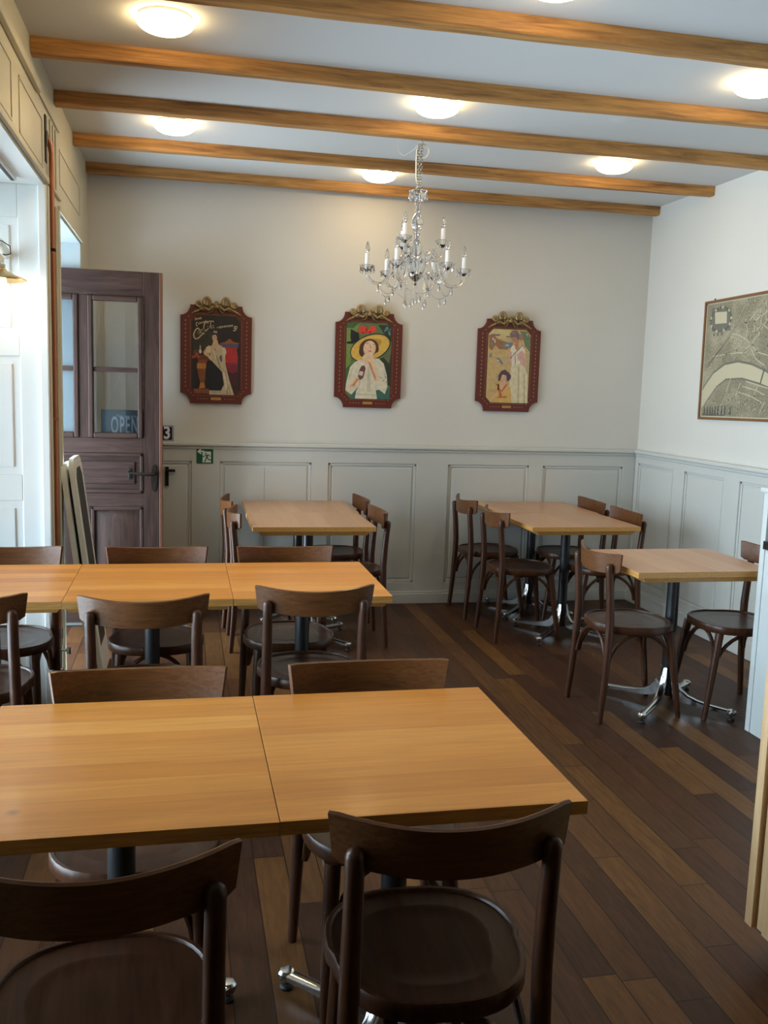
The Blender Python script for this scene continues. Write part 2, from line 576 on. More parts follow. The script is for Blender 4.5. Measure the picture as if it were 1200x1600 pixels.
# near reveal, facing +y
box(bm, (XO + 0.02, Y1A + 0.0005, 0), (XL - 0.004, Y1A + 0.012, ZH - 0.006))
structure('trim_1', bm, M['white_gloss'])
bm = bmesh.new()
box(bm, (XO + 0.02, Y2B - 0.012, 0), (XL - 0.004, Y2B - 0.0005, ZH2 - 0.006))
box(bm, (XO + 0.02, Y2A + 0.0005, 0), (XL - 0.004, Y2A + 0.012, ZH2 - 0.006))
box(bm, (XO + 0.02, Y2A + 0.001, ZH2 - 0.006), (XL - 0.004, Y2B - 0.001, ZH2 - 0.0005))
box(bm, (XO + 0.021, Y2A + 0.013, 2.20), (XO + 0.07, Y2B - 0.013, ZH2 - 0.007))  # unseen lintel, added to cut the daylight above the door leaf
structure('trim_2', bm, plain('reveal_daylight_tint', (0.36, 0.41, 0.43), 0.5))  # grey-blue base colour puts the doorway's dim bluish daylight into the lining

# cream mouldings on the left wall
bm = bmesh.new()
def lm(y0, y1, z0, z1, d=0.012, bev=0.004):
    box(bm, (XL + 0.0004, y0, z0), (XL + d, y1, z1), bev)
lm(Y1A, 4.30, 2.725, 2.765, 0.022)
lm(4.30, 5.0, 2.735, 2.755, 0.010)
lm(Y1A, Y1B + 0.02, ZH + 0.005, ZH + 0.035, 0.016)
for (a, b_) in ((1.6, 2.3), (2.4, 3.7), (3.86, 4.45)):
    lm(a, b_, 2.655, 2.664, 0.004, 0.002); lm(a, b_, 2.455, 2.464, 0.004, 0.002)
    lm(a, a + 0.009, 2.455, 2.664, 0.004, 0.002); lm(b_ - 0.009, b_, 2.455, 2.664, 0.004, 0.002)
lm(4.68, 4.70, ZH + 0.01, 2.72, 0.007); lm(4.78, 4.80, ZH + 0.01, 2.72, 0.007); lm(4.87, 4.89, ZH + 0.01, 2.72, 0.007)
lm(4.62, 5.0, ZH + 0.012, ZH + 0.03, 0.014)
lm(5.03, 5.95, 2.66, 2.668, 0.004, 0.002); lm(5.03, 5.95, 2.50, 2.508, 0.004, 0.002)
lm(5.03, 5.038, 2.50, 2.668, 0.004, 0.002); lm(5.942, 5.95, 2.50, 2.668, 0.004, 0.002)
lm(Y2A + 0.0, Y2B, ZH2 + 0.004, ZH2 + 0.03, 0.012)
lm(4.66, 4.675, 0.2, 2.36, 0.012); lm(4.83, 4.845, 0.2, 2.36, 0.012); lm(4.90, Y2A - 0.004, 0.0, ZH2, 0.012)
lm(Y1B + 0.002, 4.575, 0, ZH, 0.012)
structure('trim_3', bm, M['cream'])

# window in the first opening (at the outer plane) with panes, out of frame but lighting the tables
bm = bmesh.new()
wx0, wx1 = XO + 0.01, XO + 0.07
box(bm, (wx0, Y1A + 0.013, 0), (wx1, Y1B - 0.013, 0.30))
box(bm, (wx0, Y1A + 0.013, 2.32), (wx1, Y1B - 0.013, ZH - 0.007))
ny = 3
for i in range(ny + 1):
    yy = Y1A + 0.05 + (Y1B - Y1A - 0.1) * i / ny
    box(bm, (wx0, yy - 0.035, 0.30), (wx1, yy + 0.035, 2.32), 0.004)
box(bm, (wx0 + 0.01, Y1A + 0.05, 1.70), (wx1 - 0.01, Y1B - 0.05, 1.745), 0.004)
w1 = structure('window_1', bm, M['white_gloss'])
bm = bmesh.new()
for i in range(ny):
    a = Y1A + 0.05 + (Y1B - Y1A - 0.1) * i / ny + 0.036
    b_ = Y1A + 0.05 + (Y1B - Y1A - 0.1) * (i + 1) / ny - 0.036
    box(bm, (wx0 + 0.027, a, 0.301), (wx0 + 0.032, b_, 1.699))
    box(bm, (wx0 + 0.027, a, 1.746), (wx0 + 0.032, b_, 2.319))
link('pane', bm, M['pane'], w1)

# curtain rail in the soffit
bm = bmesh.new()
box(bm, (-0.73, 1.6, ZH - 0.022), (-0.70, 4.37, ZH - 0.0065), 0.002)
box(bm, (-0.722, 1.6, ZH - 0.024), (-0.708, 4.365, ZH - 0.0215), 0.0, 1)
cr_ = link('curtain_rail', bm, [M['white_gloss'], M['black_cable']])
tag(cr_, 'white curtain rail with a dark slot under the top of the window recess', 'curtain rail')

# ---- wainscot on the back wall (trim) and the right wall
def panel_back(bm, x0, x1, z0, z1, y):
    # moulding ring and raised field on plane y (facing -y)
    w = 0.018
    box(bm, (x0, y - 0.008, z1 - w), (x1, y, z1), 0.004)
    box(bm, (x0, y - 0.008, z0), (x1, y, z0 + w), 0.004)
    box(bm, (x0, y - 0.008, z0), (x0 + w, y, z1), 0.004)
    box(bm, (x1 - w, y - 0.008, z0), (x1, y, z1), 0.004)
    box(bm, (x0 + 0.03, y - 0.006, z0 + 0.03), (x1 - 0.03, y + 0.004, z1 - 0.03), 0.005)


bm = bmesh.new()
PB = [(-0.40, 0.055), (0.245, 0.875), (0.993, 1.63), (1.865, 2.482), (2.590, 3.225)]
yw = 6.445
box(bm, (XL, yw - 0.003, 0), (XR, YB - 0.0004, 1.115))
edges = [XL] + [v for p_ in PB for v in p_] + [XR]
for i in range(0, len(edges), 2):
    box(bm, (edges[i], 6.428, 0.07), (edges[i + 1], yw - 0.001, 1.115), 0.002)
for a, b_ in PB:
    box(bm, (a - 0.001, 6.428, 1.015), (b_ + 0.001, yw - 0.001, 1.115), 0.002)
    box(bm, (a - 0.001, 6.428, 0.07), (b_ + 0.001, yw - 0.001, 0.155), 0.002)
    panel_back(bm, a, b_, 0.155, 1.015, 6.4425)
box(bm, (0.548, 6.4355, 0.19), (0.5495, 6.4362, 0.98), 0, 1)   # crack line in a panel
structure('trim_4', bm, [M['wainscot'], M['dark_metal']])
bm = bmesh.new()
box(bm, (XL, 6.40, 1.120), (XR, YB - 0.0004, 1.147), 0.008, seg=3)
box(bm, (XL, 6.418, 1.098), (XR, YB - 0.0006, 1.122), 0.008)
structure('trim_5', bm, M['wainscot'])
bm = bmesh.new()
box(bm, (XL, 6.408, 0), (XR, 6.4275, 0.075), 0.004)
box(bm, (XL, 6.415, 0.073), (XR, 6.4275, 0.090), 0.005)
structure('baseboard_back', bm, M['wainscot'])

# cupboard latch in the wainscot behind the door
lt = thing('cupboard_latch', 'small black latch on the panelling just right of the brown door', 'latch', (-0.108, 6.428, 0.93))
bm = bmesh.new()
box(bm, (-0.012, -0.008, -0.085), (0.012, 0, 0.045), 0.002)
link('latch_plate', bm, M['dark_metal'], lt)
bm = bmesh.new()
box(bm, (-0.012, -0.03, 0.012), (0.055, -0.008, 0.030), 0.003)
link('latch_lever', bm, M['dark_metal'], lt)

bm = bmesh.new()
RB = [(5.86, 6.375), (5.235, 5.715), (4.555, 5.07), (3.9, 4.40), (3.22, 3.72), (2.54, 3.04)]
xw = XR - 0.006
box(bm, (xw - 0.002, YF, 0), (XR - 0.0004, 6.4225, 1.115))
ed = [6.42] + [v for p_ in RB for v in (p_[1], p_[0])] + [YF]
for i in range(0, len(ed), 2):
    box(bm, (XR - 0.024, ed[i + 1], 0.07), (xw, ed[i], 1.115), 0.002)
for a, b_ in RB:
    box(bm, (XR - 0.024, a - 0.001, 1.05), (xw, b_ + 0.001, 1.115), 0.002)
    box(bm, (XR - 0.024, a - 0.001, 0.07), (xw, b_ + 0.001, 0.155), 0.002)
    x = xw - 0.001
    w = 0.018
    for (q0, q1, q2, q3) in ((a, b_, 1.05 - w, 1.05), (a, b_, 0.155, 0.155 + w), (a, a + w, 0.155, 1.05), (b_ - w, b_, 0.155, 1.05)):
        box(bm, (x - 0.008, q0, q2), (x, q1, q3), 0.004)
    box(bm, (x - 0.006, a + 0.03, 0.185), (x + 0.002, b_ - 0.03, 1.02), 0.005)
structure('trim_6', bm, M['wainscot'])
bm = bmesh.new()
box(bm, (XR - 0.05, YF, 1.120), (XR - 0.0004, 6.399, 1.147), 0.008, seg=3)
box(bm, (XR - 0.032, YF, 1.098), (XR - 0.0006, 6.417, 1.122), 0.008)
structure('trim_7', bm, M['wainscot'])
bm = bmesh.new()
box(bm, (XR - 0.043, YF, 0), (XR - 0.025, 6.407, 0.10), 0.004)
box(bm, (XR - 0.036, YF, 0.098), (XR - 0.025, 6.414, 0.118), 0.005)
structure('baseboard_right', bm, M['wainscot'])

# ------------------------------------------------------------------ ceiling beams
def beam(y, label, h=0.066, w=0.072, seed=0):
    rnd = random.Random(seed)
    bm = bmesh.new()
    n = 30
    rings = []
    x0, x1 = XL + 0.002, XR - 0.002
    ph = rnd.random() * 6
    for i in range(n + 1):
        x = x0 + (x1 - x0) * i / n
        dz = 0.003 * math.sin(x * 2.3 + ph) + rnd.uniform(-0.0012, 0.0012)
        dy = 0.002 * math.sin(x * 3.1 + ph * 2) + rnd.uniform(-0.001, 0.001)
        c = 0.005 + rnd.uniform(0, 0.002)
        zt = ZC - 0.0005
        zb = ZC - h + dz
        prof = [(y + dy, zt), (y + dy, zb + c), (y + dy + c, zb), (y + w + dy - c, zb), (y + w + dy, zb + c), (y + w + dy, zt)]
        rings.append([bm.verts.new((x, a, b_)) for a, b_ in prof])
    for i in range(n):
        for k in range(6):
            bm.faces.new((rings[i][k], rings[i][(k + 1) % 6], rings[i + 1][(k + 1) % 6], rings[i + 1][k]))
    bm.faces.new(rings[0]); bm.faces.new(rings[-1])
    o = link('ceiling_beam', bm, M['beam'], smooth=25)
    tag(o, label, 'beam')


beam(6.345, 'rough pine ceiling beam running along the top of the back wall', 0.062, 0.07, 1)
beam(5.635, 'pine ceiling beam next to the one on the back wall', 0.062, 0.06, 2)
beam(4.855, 'dark-streaked pine ceiling beam just in front of the chandelier chain', 0.064, 0.075, 3)
beam(4.15, 'pine ceiling beam second nearest to the viewer, crossing the whole ceiling', 0.062, 0.068, 4)
beam(3.385, 'nearest pine ceiling beam crossing the top right of the photo', 0.066, 0.075, 5)


# ------------------------------------------------------------------ ceiling lights
def make_dome(label, x, y, src=None):
    if src is None:
        t = thing('ceiling_light', label, 'ceiling light', (x, y, ZC), 0, 'round opal ceiling lights')
        bm = bmesh.new()
        lathe(bm, [(0.0, -0.0005), (0.100, -0.0005), (0.103, -0.010), (0.098, -0.012), (0, -0.012)], 40)
        link('base_plate', bm, M['white_gloss'], t)
        bm = bmesh.new()
        prof = [(0.104, -0.012), (0.1065, -0.017)]
        for a in range(0, 91, 10):
            prof.append((0.106 * math.cos(math.radians(a)) ** 0.85 if a < 90 else 0, -0.019 - 0.040 * math.sin(math.radians(a))))
        lathe(bm, prof, 40)
        link('glass_dome', bm, M['dome'], t)
        return t
    t = copy_tree(src)
    t.location = (x, y, ZC)
    t['label'] = label
    return t


DL = [(-0.07, 3.79, 'lit round ceiling light at the top left of the photo, nearest the left wall'),
      (-0.05, 5.25, 'lit round ceiling light farther back on the left, above the first poster'),
      (1.18, 4.50, 'lit round ceiling light in the middle, in front of the chandelier'),
      (1.21, 6.00, 'lit round ceiling light closest to the back wall, behind the chandelier'),
      (2.47, 5.28, 'lit round ceiling light above the table in the far right corner'),
      (2.41, 3.77, 'lit round ceiling light cut off by the right edge of the photo'),
      (1.20, 3.07, 'lit round ceiling light barely showing at the top edge of the photo')]
d0 = None
for x, y, lab in DL:
    o = make_dome(lab, x, y, d0)
    d0 = d0 or o

# old plaster rosette patches
bm = bmesh.new()
for cx, cy in ((1.09, 5.08), (2.13, 4.47)):
    lathe(bm, [(0, -0.0035), (0.03, -0.003), (0.05, -0.0012), (0.065, -0.0001)], 24, (cx, cy, ZC), ripple=5, ramp=0.12)
structure('trim_8', bm, M['ceiling'])


# ------------------------------------------------------------------ chairs
def make_chair():
    t = thing('dining_chair', 'x', 'chair')
    # seat board with embossed middle
    bm = bmesh.new()
    W, D = 0.206, 0.205
    def outline(k, n=48):
        th = 2 * PI * k / n
        c, s = math.cos(th), math.sin(th)
        e = 2.6
        r = 1 / ((abs(c) ** e + abs(s) ** e) ** (1 / e))
        w = W * (1.0 + 0.03 * s)
        return (w * r * c * (0.97 if s > 0 else 0.93 - 0.02 * s * s), D * r * s * (1.0 if s > 0 else 0.96))
    n = 48
    prof = [(0.0, -0.005), (0.45, -0.004), (0.62, -0.003), (0.66, -0.0012), (0.69, -0.0015), (0.90, -0.001), (0.945, 0.0)]
    rings = []
    for fr, dz in prof:
        if fr == 0:
            rings.append([bm.verts.new((0, 0, 0.455 + dz))])
        else:
            rings.append([bm.verts.new((outline(k)[0] * fr, outline(k)[1] * fr, 0.455 + dz)) for k in range(n)])
    for A, B in zip(rings[:-1], rings[1:]):
        for k in range(n):
            k2 = (k + 1) % n
            if len(A) == 1: bm.faces.new((A[0], B[k], B[k2]))
            else: bm.faces.new((A[k], B[k], B[k2], A[k2]))
    bot = [bm.verts.new((v.co.x, v.co.y, 0.436)) for v in rings[-1]]
    for k in range(n):
        k2 = (k + 1) % n
        bm.faces.new((rings[-1][k], bot[k], bot[k2], rings[-1][k2]))
    bm.faces.new(bot)
    link('seat', bm, M['chair_seat'], t)
    # bentwood rim
    bm = bmesh.new()
    rr = []
    pr = [(0.93, 0.4555), (0.945, 0.4605), (0.985, 0.4605), (1.0, 0.455), (1.0, 0.428), (0.985, 0.423), (0.93, 0.423)]
    for fr, z in pr:
        rr.append([bm.verts.new((outline(k)[0] * fr, outline(k)[1] * fr, z)) for k in range(n)])
    for A, B in zip(rr, rr[1:] + rr[:1]):
        for k in range(n):
            k2 = (k + 1) % n
            bm.faces.new((A[k], B[k], B[k2], A[k2]))
    link('seat_rim', bm, M['chair'], t)
    # back legs run up as posts
    for s in (-1, 1):
        bm = bmesh.new()
        pts, rad = [], []
        key = [(0.192, -0.205, 0.0, 0.0135), (0.186, -0.188, 0.2, 0.0172), (0.180, -0.178, 0.40, 0.0195), (0.178, -0.176, 0.50, 0.0195),
               (0.177, -0.184, 0.62, 0.0185), (0.178, -0.197, 0.752, 0.0175)]
        for i in range(len(key) - 1):
            for j in range(4):
                f = j / 4
                pts.append(Vector(key[i][:3]).lerp(Vector(key[i + 1][:3]), f)); rad.append(key[i][3] * (1 - f) + key[i + 1][3] * f)
        pts.append(Vector(key[-1][:3])); rad.append(key[-1][3])
        pts = [Vector((p.x * s, p.y, p.z)) for p in pts]
        tube(bm, pts, rad, 14, dome=True)
        link('leg', bm, M['chair'], t)
    for s in (-1, 1):
        bm = bmesh.new()
        pts = [Vector((0.163 * s, 0.222, 0)), Vector((0.157 * s, 0.200, 0.15)), Vector((0.150 * s, 0.178, 0.30)), Vector((0.143 * s, 0.160, 0.425))]
        tube(bm, pts, [0.0125, 0.0160, 0.0190, 0.0205], 14)
        link('leg', bm, M['chair'], t)
    # bentwood braces: four arches under the seat
    def arch(p0, p1, p2, p3):
        bm = bmesh.new()
        pts = []
        for i in range(15):
            f = i / 14
            q = (Vector(p0) * (1 - f) ** 3 + Vector(p1) * 3 * f * (1 - f) ** 2 + Vector(p2) * 3 * f * f * (1 - f) + Vector(p3) * f ** 3)
            pts.append(q)
        tube(bm, pts, 0.0095, 8)
        link('brace', bm, M['chair'], t)
    for s in (-1, 1):
        arch((0.165 * s, -0.168, 0.26), (0.160 * s, -0.145, 0.47), (0.150 * s, 0.135, 0.47), (0.140 * s, 0.172, 0.26))
    arch((-0.135, 0.178, 0.26), (-0.115, 0.155, 0.47), (0.115, 0.155, 0.47), (0.135, 0.178, 0.26))
    arch((-0.160, -0.180, 0.26), (-0.135, -0.165, 0.47), (0.135, -0.165, 0.47), (0.160, -0.180, 0.26))
    # curved backrest
    bm = bmesh.new()
    R, TH, HW = 0.384, 0.013, 0.223
    NX = 28
    rings = []
    for i in range(NX + 1):
        f = -1 + 2 * i / NX
        ztop = 0.8045 + 0.0165 * f * f
        zbot = 0.708 + 0.0175 * f * f
        e = abs(f)
        if e > 0.93:                      # rounded corners
            q = (e - 0.93) / 0.07
            ztop -= 0.003 * q ** 3
            zbot += 0.008 * q ** 3
        ring = []
        M_ = 8
        cs = []
        for j in range(M_ + 1):
            v = j / M_
            cs.append(v)
        def P(v, side):
            z = zbot + (ztop - zbot) * v
            xx = f * (HW - 0.010 * (1 - v))
            y = -0.224 + xx * xx / (2 * R) - 0.006 * (v - 0.5)
            # outward normal (towards the sitter = +y side)
            nx = -xx / R
            l = math.hypot(nx, 1)
            return Vector((xx + nx / l * TH * side, y + TH * side / l, z))
        r1 = [P(v, 0) for v in (0.0 + 0.03, 0.06, 0.3, 0.6, 0.94, 0.97)]
        mid_t = P(1.0, 0.5)
        r2 = [P(v, 1) for v in (0.97, 0.94, 0.6, 0.3, 0.06, 0.03)]
        mid_b = P(0.0, 0.5)
        ring = [bm.verts.new(p) for p in r1 + [mid_t] + r2 + [mid_b]]
        rings.append(ring)
    nn = len(rings[0])
    for i in range(NX):
        for k in range(nn):
            bm.faces.new((rings[i][k], rings[i][(k + 1) % nn], rings[i + 1][(k + 1) % nn], rings[i + 1][k]))
    bm.faces.new(rings[0]); bm.faces.new(rings[-1])
    link('backrest', bm, M['chair_back'], t, smooth=30)
    return t


CH = [  # x, y, facing angle (0 = sitter faces +y), label, group
    (0.476, 1.662, -2.6, 'brown bentwood chair nearest the viewer, at the right end of the front table row', 'front'),
    (-0.136, 1.583, 3.0, 'brown bentwood chair at the bottom left corner of the photo, cut by the frame', 'front'),
    (0.494, 2.218, 180, 'chair across the front table row facing the viewer, the right one of two', 'front'),
    (-0.108, 2.217, 180, 'chair across the front table row facing the viewer, the left one with a blueish sheen', 'front'),
    (0.483, 3.515, -1, 'chair with its back to the viewer at the right end of the middle table row', 'middle'),
    (-0.131, 3.400, 0, 'chair with its back to the viewer at the middle of the middle table row', 'middle'),
    (-0.735, 3.460, -2, 'chair with its back to the viewer at the middle row, cut by the left edge', 'middle'),
    (0.458, 4.032, 180, 'chair facing the viewer behind the right end of the middle table row', 'middle'),
    (-0.112, 4.032, 180, 'chair facing the viewer behind the middle table row, in front of the brown door', 'middle'),
    (-0.737, 4.060, 180, 'chair facing the viewer behind the middle table row at the left edge of the photo', 'middle'),
    (0.475, 5.480, -90, 'left chair on the near side of the table below the first two posters', 'posters'),
    (0.455, 6.040, -90, 'left chair next to the wall at the table below the first two posters', 'posters'),
    (0.990, 5.500, 90, 'right chair on the near side of the table below the first two posters', 'posters'),
    (0.994, 6.080, 90, 'right chair next to the wall at the table below the first two posters', 'posters'),
    (2.095, 5.520, -90, 'left chair on the near side of the table in the far right corner', 'corner'),
    (2.085, 6.130, -90, 'left chair next to the back wall at the table in the far right corner', 'corner'),
    (2.632, 5.480, 90, 'right chair on the near side of the table in the far right corner', 'corner'),
    (2.640, 6.020, 90, 'right chair next to the back wall at the table in the far right corner', 'corner'),
    (2.140, 4.120, -90, 'brown bentwood chair on the left of the small table at the right edge', 'single'),
    (2.690, 4.065, 90, 'chair half hidden behind the white counter end, right of the small table', 'single'),
]
GN = {'front': 'chairs around the front table row', 'middle': 'chairs around the middle table row',
      'posters': 'chairs at the table below the posters', 'corner': 'chairs at the far right corner table',
      'single': 'chairs at the small table on the right'}
proto = make_chair()
for i, (x, y, a, lab, g) in enumerate(CH):
    o = proto if i == 0 else copy_tree(proto)
    o.location = (x, y, 0)
    o.rotation_euler = (0, 0, math.radians(a))
    o['label'] = lab
    o['group'] = GN[g]


# ------------------------------------------------------------------ tables
def make_table(pale):
    t = thing('dining_table', 'x', 'table')
    bm = bmesh.new()
    hx, hy = 0.305, 0.355     # staves run along local x
    box(bm, (-hx, -hy, 0.7225), (hx, hy, 0.75), 0.0010)
    for f in bm.faces:
        f.material_index = 0 if f.normal.z > 0.5 else 1
    bm.normal_update()
    for f in bm.faces:
        f.material_index = 0 if f.normal.z > 0.5 else 1
    link('tabletop', bm, [M['table_p'] if pale else M['table_x'], M['table_edge']], t)
    bm = bmesh.new()
    z0, z1 = 0.698, 0.7225
    A = [bm.verts.new((sx * (hx - 0.022), sy * (hy - 0.050), z0)) for sx, sy in ((-1, -1), (1, -1), (1, 1), (-1, 1))]
    B = [bm.verts.new((sx * (hx - 0.008), sy * (hy - 0.030), z1)) for sx, sy in ((-1, -1), (1, -1), (1, 1), (-1, 1))]
    bm.faces.new(A); bm.faces.new(B)
    for k in range(4):
        bm.faces.new((A[k], A[(k + 1) % 4], B[(k + 1) % 4], B[k]))
    link('underboard', bm, M['table_edge'], t)
    bm = bmesh.new()
    lathe(bm, [(0, 0.06), (0.030, 0.06), (0.030, 0.692), (0, 0.692)], 24)
    box(bm, (-0.14, -0.035, 0.688), (0.14, 0.035, 0.6978), 0.002)
    box(bm, (-0.035, -0.14, 0.6875), (0.035, 0.14, 0.6976), 0.002)
    link('column', bm, M['black_iron'], t)
    for k in range(4):
        ang = math.radians(42 + 90 * k)
        bm = bmesh.new()
        # arm profile in (r, z): blade climbing the column, sweeping out to a foot
        top = [(0.034, 0.205), (0.040, 0.175), (0.052, 0.135), (0.075, 0.100), (0.110, 0.076), (0.160, 0.062), (0.220, 0.054), (0.290, 0.050), (0.325, 0.049)]
        botm = [(0.030, 0.205), (0.030, 0.120), (0.031, 0.080), (0.045, 0.060), (0.085, 0.042), (0.150, 0.034), (0.220, 0.032), (0.290, 0.030), (0.325, 0.030)]
        hw = [0.010, 0.013, 0.016, 0.018, 0.0185, 0.018, 0.0175, 0.019, 0.020]
        rings = []
        for (r1, zz1), (r0, zz0), w in zip(top, botm, hw):
            rings.append([bm.verts.new((r0, -w * 0.8, zz0)), bm.verts.new((r0, w * 0.8, zz0)), bm.verts.new((r1, w, zz1 - 0.004)),
                          bm.verts.new((r1, w * 0.6, zz1)), bm.verts.new((r1, -w * 0.6, zz1)), bm.verts.new((r1, -w, zz1 - 0.004))])
        for i in range(len(rings) - 1):
            for j in range(6):
                bm.faces.new((rings[i][j], rings[i][(j + 1) % 6], rings[i + 1][(j + 1) % 6], rings[i + 1][j]))
        bm.faces.new(rings[0]); bm.faces.new(rings[-1])
        lathe(bm, [(0, 0.028), (0.020, 0.028), (0.024, 0.036), (0.023, 0.046), (0.017, 0.0525), (0, 0.054)], 18, (0.325, 0, 0))
        bmesh.ops.rotate(bm, verts=bm.verts, cent=(0, 0, 0), matrix=Matrix.Rotation(ang, 3, 'Z'))
        arm = link('base_arm', bm, M['chrome'], t)
        bm = bmesh.new()
        lathe(bm, [(0, 0), (0.016, 0), (0.018, 0.006), (0.014, 0.012), (0.006, 0.014), (0.006, 0.028), (0, 0.028)], 16,
              (0.325 * math.cos(ang), 0.325 * math.sin(ang), 0))
        link('foot_glide', bm, M['rubber'], arm)
    return t


TB = [(0.482, 1.978, 0, 0, 'honey wood table nearest the viewer, right end of the front row', 'tables of the front row'),
      (-0.1295, 1.977, 0, 0, 'honey wood table of the front row cut by the left edge of the photo', 'tables of the front row'),
      (0.490, 3.793, 0, 0, 'honey wood table at the right end of the middle row', 'tables of the middle row'),
      (-0.1215, 3.792, 0, 0, 'honey wood table in the middle of the middle row', 'tables of the middle row'),
      (-0.733, 3.794, 0, 0, 'honey wood table of the middle row glaring at the left edge by the window', 'tables of the middle row'),
      (0.737, 5.503, 90, 1, 'pale wood table below the first two posters, nearer of the joined pair', 'tables below the posters'),
      (0.749, 6.115, 90, 1, 'pale wood table against the wall below the first two posters', 'tables below the posters'),
      (2.392, 5.490, 91, 1, 'pale wood table in the far right corner, nearer of the joined pair', 'tables in the right corner'),
      (2.402, 6.109, 90, 1, 'pale wood table in the far right corner touching the back wall', 'tables in the right corner'),
      (2.385, 4.125, 90, 1, 'single square pale wood table at the right beside the white counter', None)]
protos = {}
for x, y, a, p_, lab, g in TB:
    if p_ in protos:
        o = copy_tree(protos[p_])
    else:
        o = make_table(p_)
        protos[p_] = o
    o.location = (x, y, 0)
    o.rotation_euler = (0, 0, math.radians(a))
    o['label'] = lab
    if g:
        o['group'] = g
    elif 'group' in o:
        del o['group']

# ------------------------------------------------------------------ the brown door
DY = 5.955
dr = thing('door_1', None, None)
dr['kind'] = 'structure'
dx0, dx1, dz0, dz1 = -1.075, -0.128, 0.03, 2.199
dr.location = (0, 0, 0)
bm = bmesh.new()
def db(x0, x1, z0, z1, d=0.0, e=0.042, bev=0.003, mat=0, b0=None):
    box(b0 or bm, (x0, DY + d, z0), (x1, DY + e, z1), bev, mat)
GZ0, GZM0, GZM1, GZ1 = 1.222, 1.593, 1.622, 2.018     # glass rows
G2 = (-0.538, -0.276)
G1 = (-0.925, -0.652)
# stiles
db(dx1 - 0.115, dx1 - 0.0, dz0, dz1)
db(dx0, dx0 + 0.115, dz0, dz1)
box(bm, (dx1 - 0.018, DY - 0.002, dz0), (dx1 + 0.0015, DY + 0.041, dz1), 0.003, 1)
bmh = bmesh.new()
def dh(x0, x1, z0, z1, d=0.0, e=0.042, bev=0.003): db(x0, x1, z0, z1, d, e, bev, 0, bmh)
dh(dx0 + 0.115, dx1 - 0.115, GZ1 + 0.030, dz1)
dh(dx0 + 0.115, dx1 - 0.115, 1.098, GZ0 - 0.030)
dh(dx0 + 0.115, dx1 - 0.115, 0.765, 0.848)
dh(dx0 + 0.115, dx1 - 0.115, dz0, 0.20)
db(-0.652 + 0.03, -0.538 - 0.03, GZ0 - 0.030, GZ1 + 0.030)       # middle stile
db(-0.63, -0.56, 0.20, 0.765)
for (a, b_) in (G1, G2):
    for (x0, x1, z0, z1) in ((a - 0.03, a, GZ0 - 0.03, GZ1 + 0.03), (b_, b_ + 0.03, GZ0 - 0.03, GZ1 + 0.03)):
        db(x0, x1, z0, z1, -0.014, 0.05, 0.007)
    dh(a, b_, GZ0 - 0.03, GZ0, -0.014, 0.05, 0.007)
    dh(a, b_, GZ1, GZ1 + 0.03, -0.014, 0.05, 0.007)
    dh(a, b_, GZM0, GZM1, 0.004, 0.04, 0.004)
# wide middle panel
dh(dx0 + 0.115, dx1 - 0.115, 0.848, 1.098, 0.016, 0.034, 0)
for (x0, x1, z0, z1) in ((dx0 + 0.115, dx1 - 0.115, 1.076, 1.098), (dx0 + 0.115, dx1 - 0.115, 0.848, 0.870)):
    dh(x0, x1, z0, z1, -0.006, 0.03, 0.006)
for (x0, x1) in ((dx0 + 0.115, dx0 + 0.137), (dx1 - 0.137, dx1 - 0.115)):
    db(x0, x1, 0.848, 1.098, -0.006, 0.03, 0.006)
dh(dx0 + 0.17, dx1 - 0.165, 0.905, 1.045, 0.006, 0.03, 0.006)
# lower raised panels
for a, b_ in ((dx0 + 0.115, -0.63), (-0.56, dx1 - 0.115)):
    db(a, b_, 0.20, 0.765, 0.018, 0.034, 0)
    db(a, a + 0.024, 0.20, 0.765, -0.004, 0.03, 0.007); db(b_ - 0.024, b_, 0.20, 0.765, -0.004, 0.03, 0.007)
    dh(a, b_, 0.741, 0.765, -0.004, 0.03, 0.007); dh(a, b_, 0.20, 0.224, -0.004, 0.03, 0.007)
    # bevelled field
    q = 0.05
    A = [(a + 0.035, 0.235), (b_ - 0.035, 0.235), (b_ - 0.035, 0.730), (a + 0.035, 0.730)]
    B = [(a + 0.035 + q, 0.235 + q), (b_ - 0.035 - q, 0.235 + q), (b_ - 0.035 - q, 0.730 - q), (a + 0.035 + q, 0.730 - q)]
    va = [bm.verts.new((x, DY + 0.018, z)) for x, z in A]
    vb = [bm.verts.new((x, DY - 0.002, z)) for x, z in B]
    bm.faces.new(vb)
    for k in range(4):
        bm.faces.new((va[k], va[(k + 1) % 4], vb[(k + 1) % 4], vb[k]))
link('door_leaf', bm, [M['door_wood'], M['door_edge']], dr)
link('door_rail', bmh, M['door_wood_h'], dr)
for (a, b_) in (G1, G2):
    for z0, z1 in ((GZ0, GZM0), (GZM1, GZ1)):
        bm = bmesh.new()
        box(bm, (a, DY + 0.030, z0), (b_, DY + 0.034, z1))
        link('pane', bm, M['pane'], dr)
bm = bmesh.new()
prism(bm, ell(-0.178, 0.945, 0.019, 0.085, 20), DY - 0.006, DY, 'xz')
link('lock_plate', bm, M['dark_metal'], dr)
bm = bmesh.new()
tube(bm, [(-0.178, DY - 0.005, 0.972), (-0.178, DY - 0.045, 0.972), (-0.20, DY - 0.05, 0.972), (-0.26, DY - 0.05, 0.974), (-0.325, DY - 0.048, 0.980)], [0.012, 0.011, 0.011, 0.010, 0.008], 12)
tube(bm, [(-0.325, DY - 0.048, 0.980), (-0.333, DY - 0.048, 0.992)], [0.0065, 0.009], 10)
link('door_handle', bm, M['dark_metal'], dr)
bm = bmesh.new()
prism(bm, ell(-0.178, 0.905, 0.006, 0.006, 10), DY - 0.0068, DY - 0.006, 'xz')
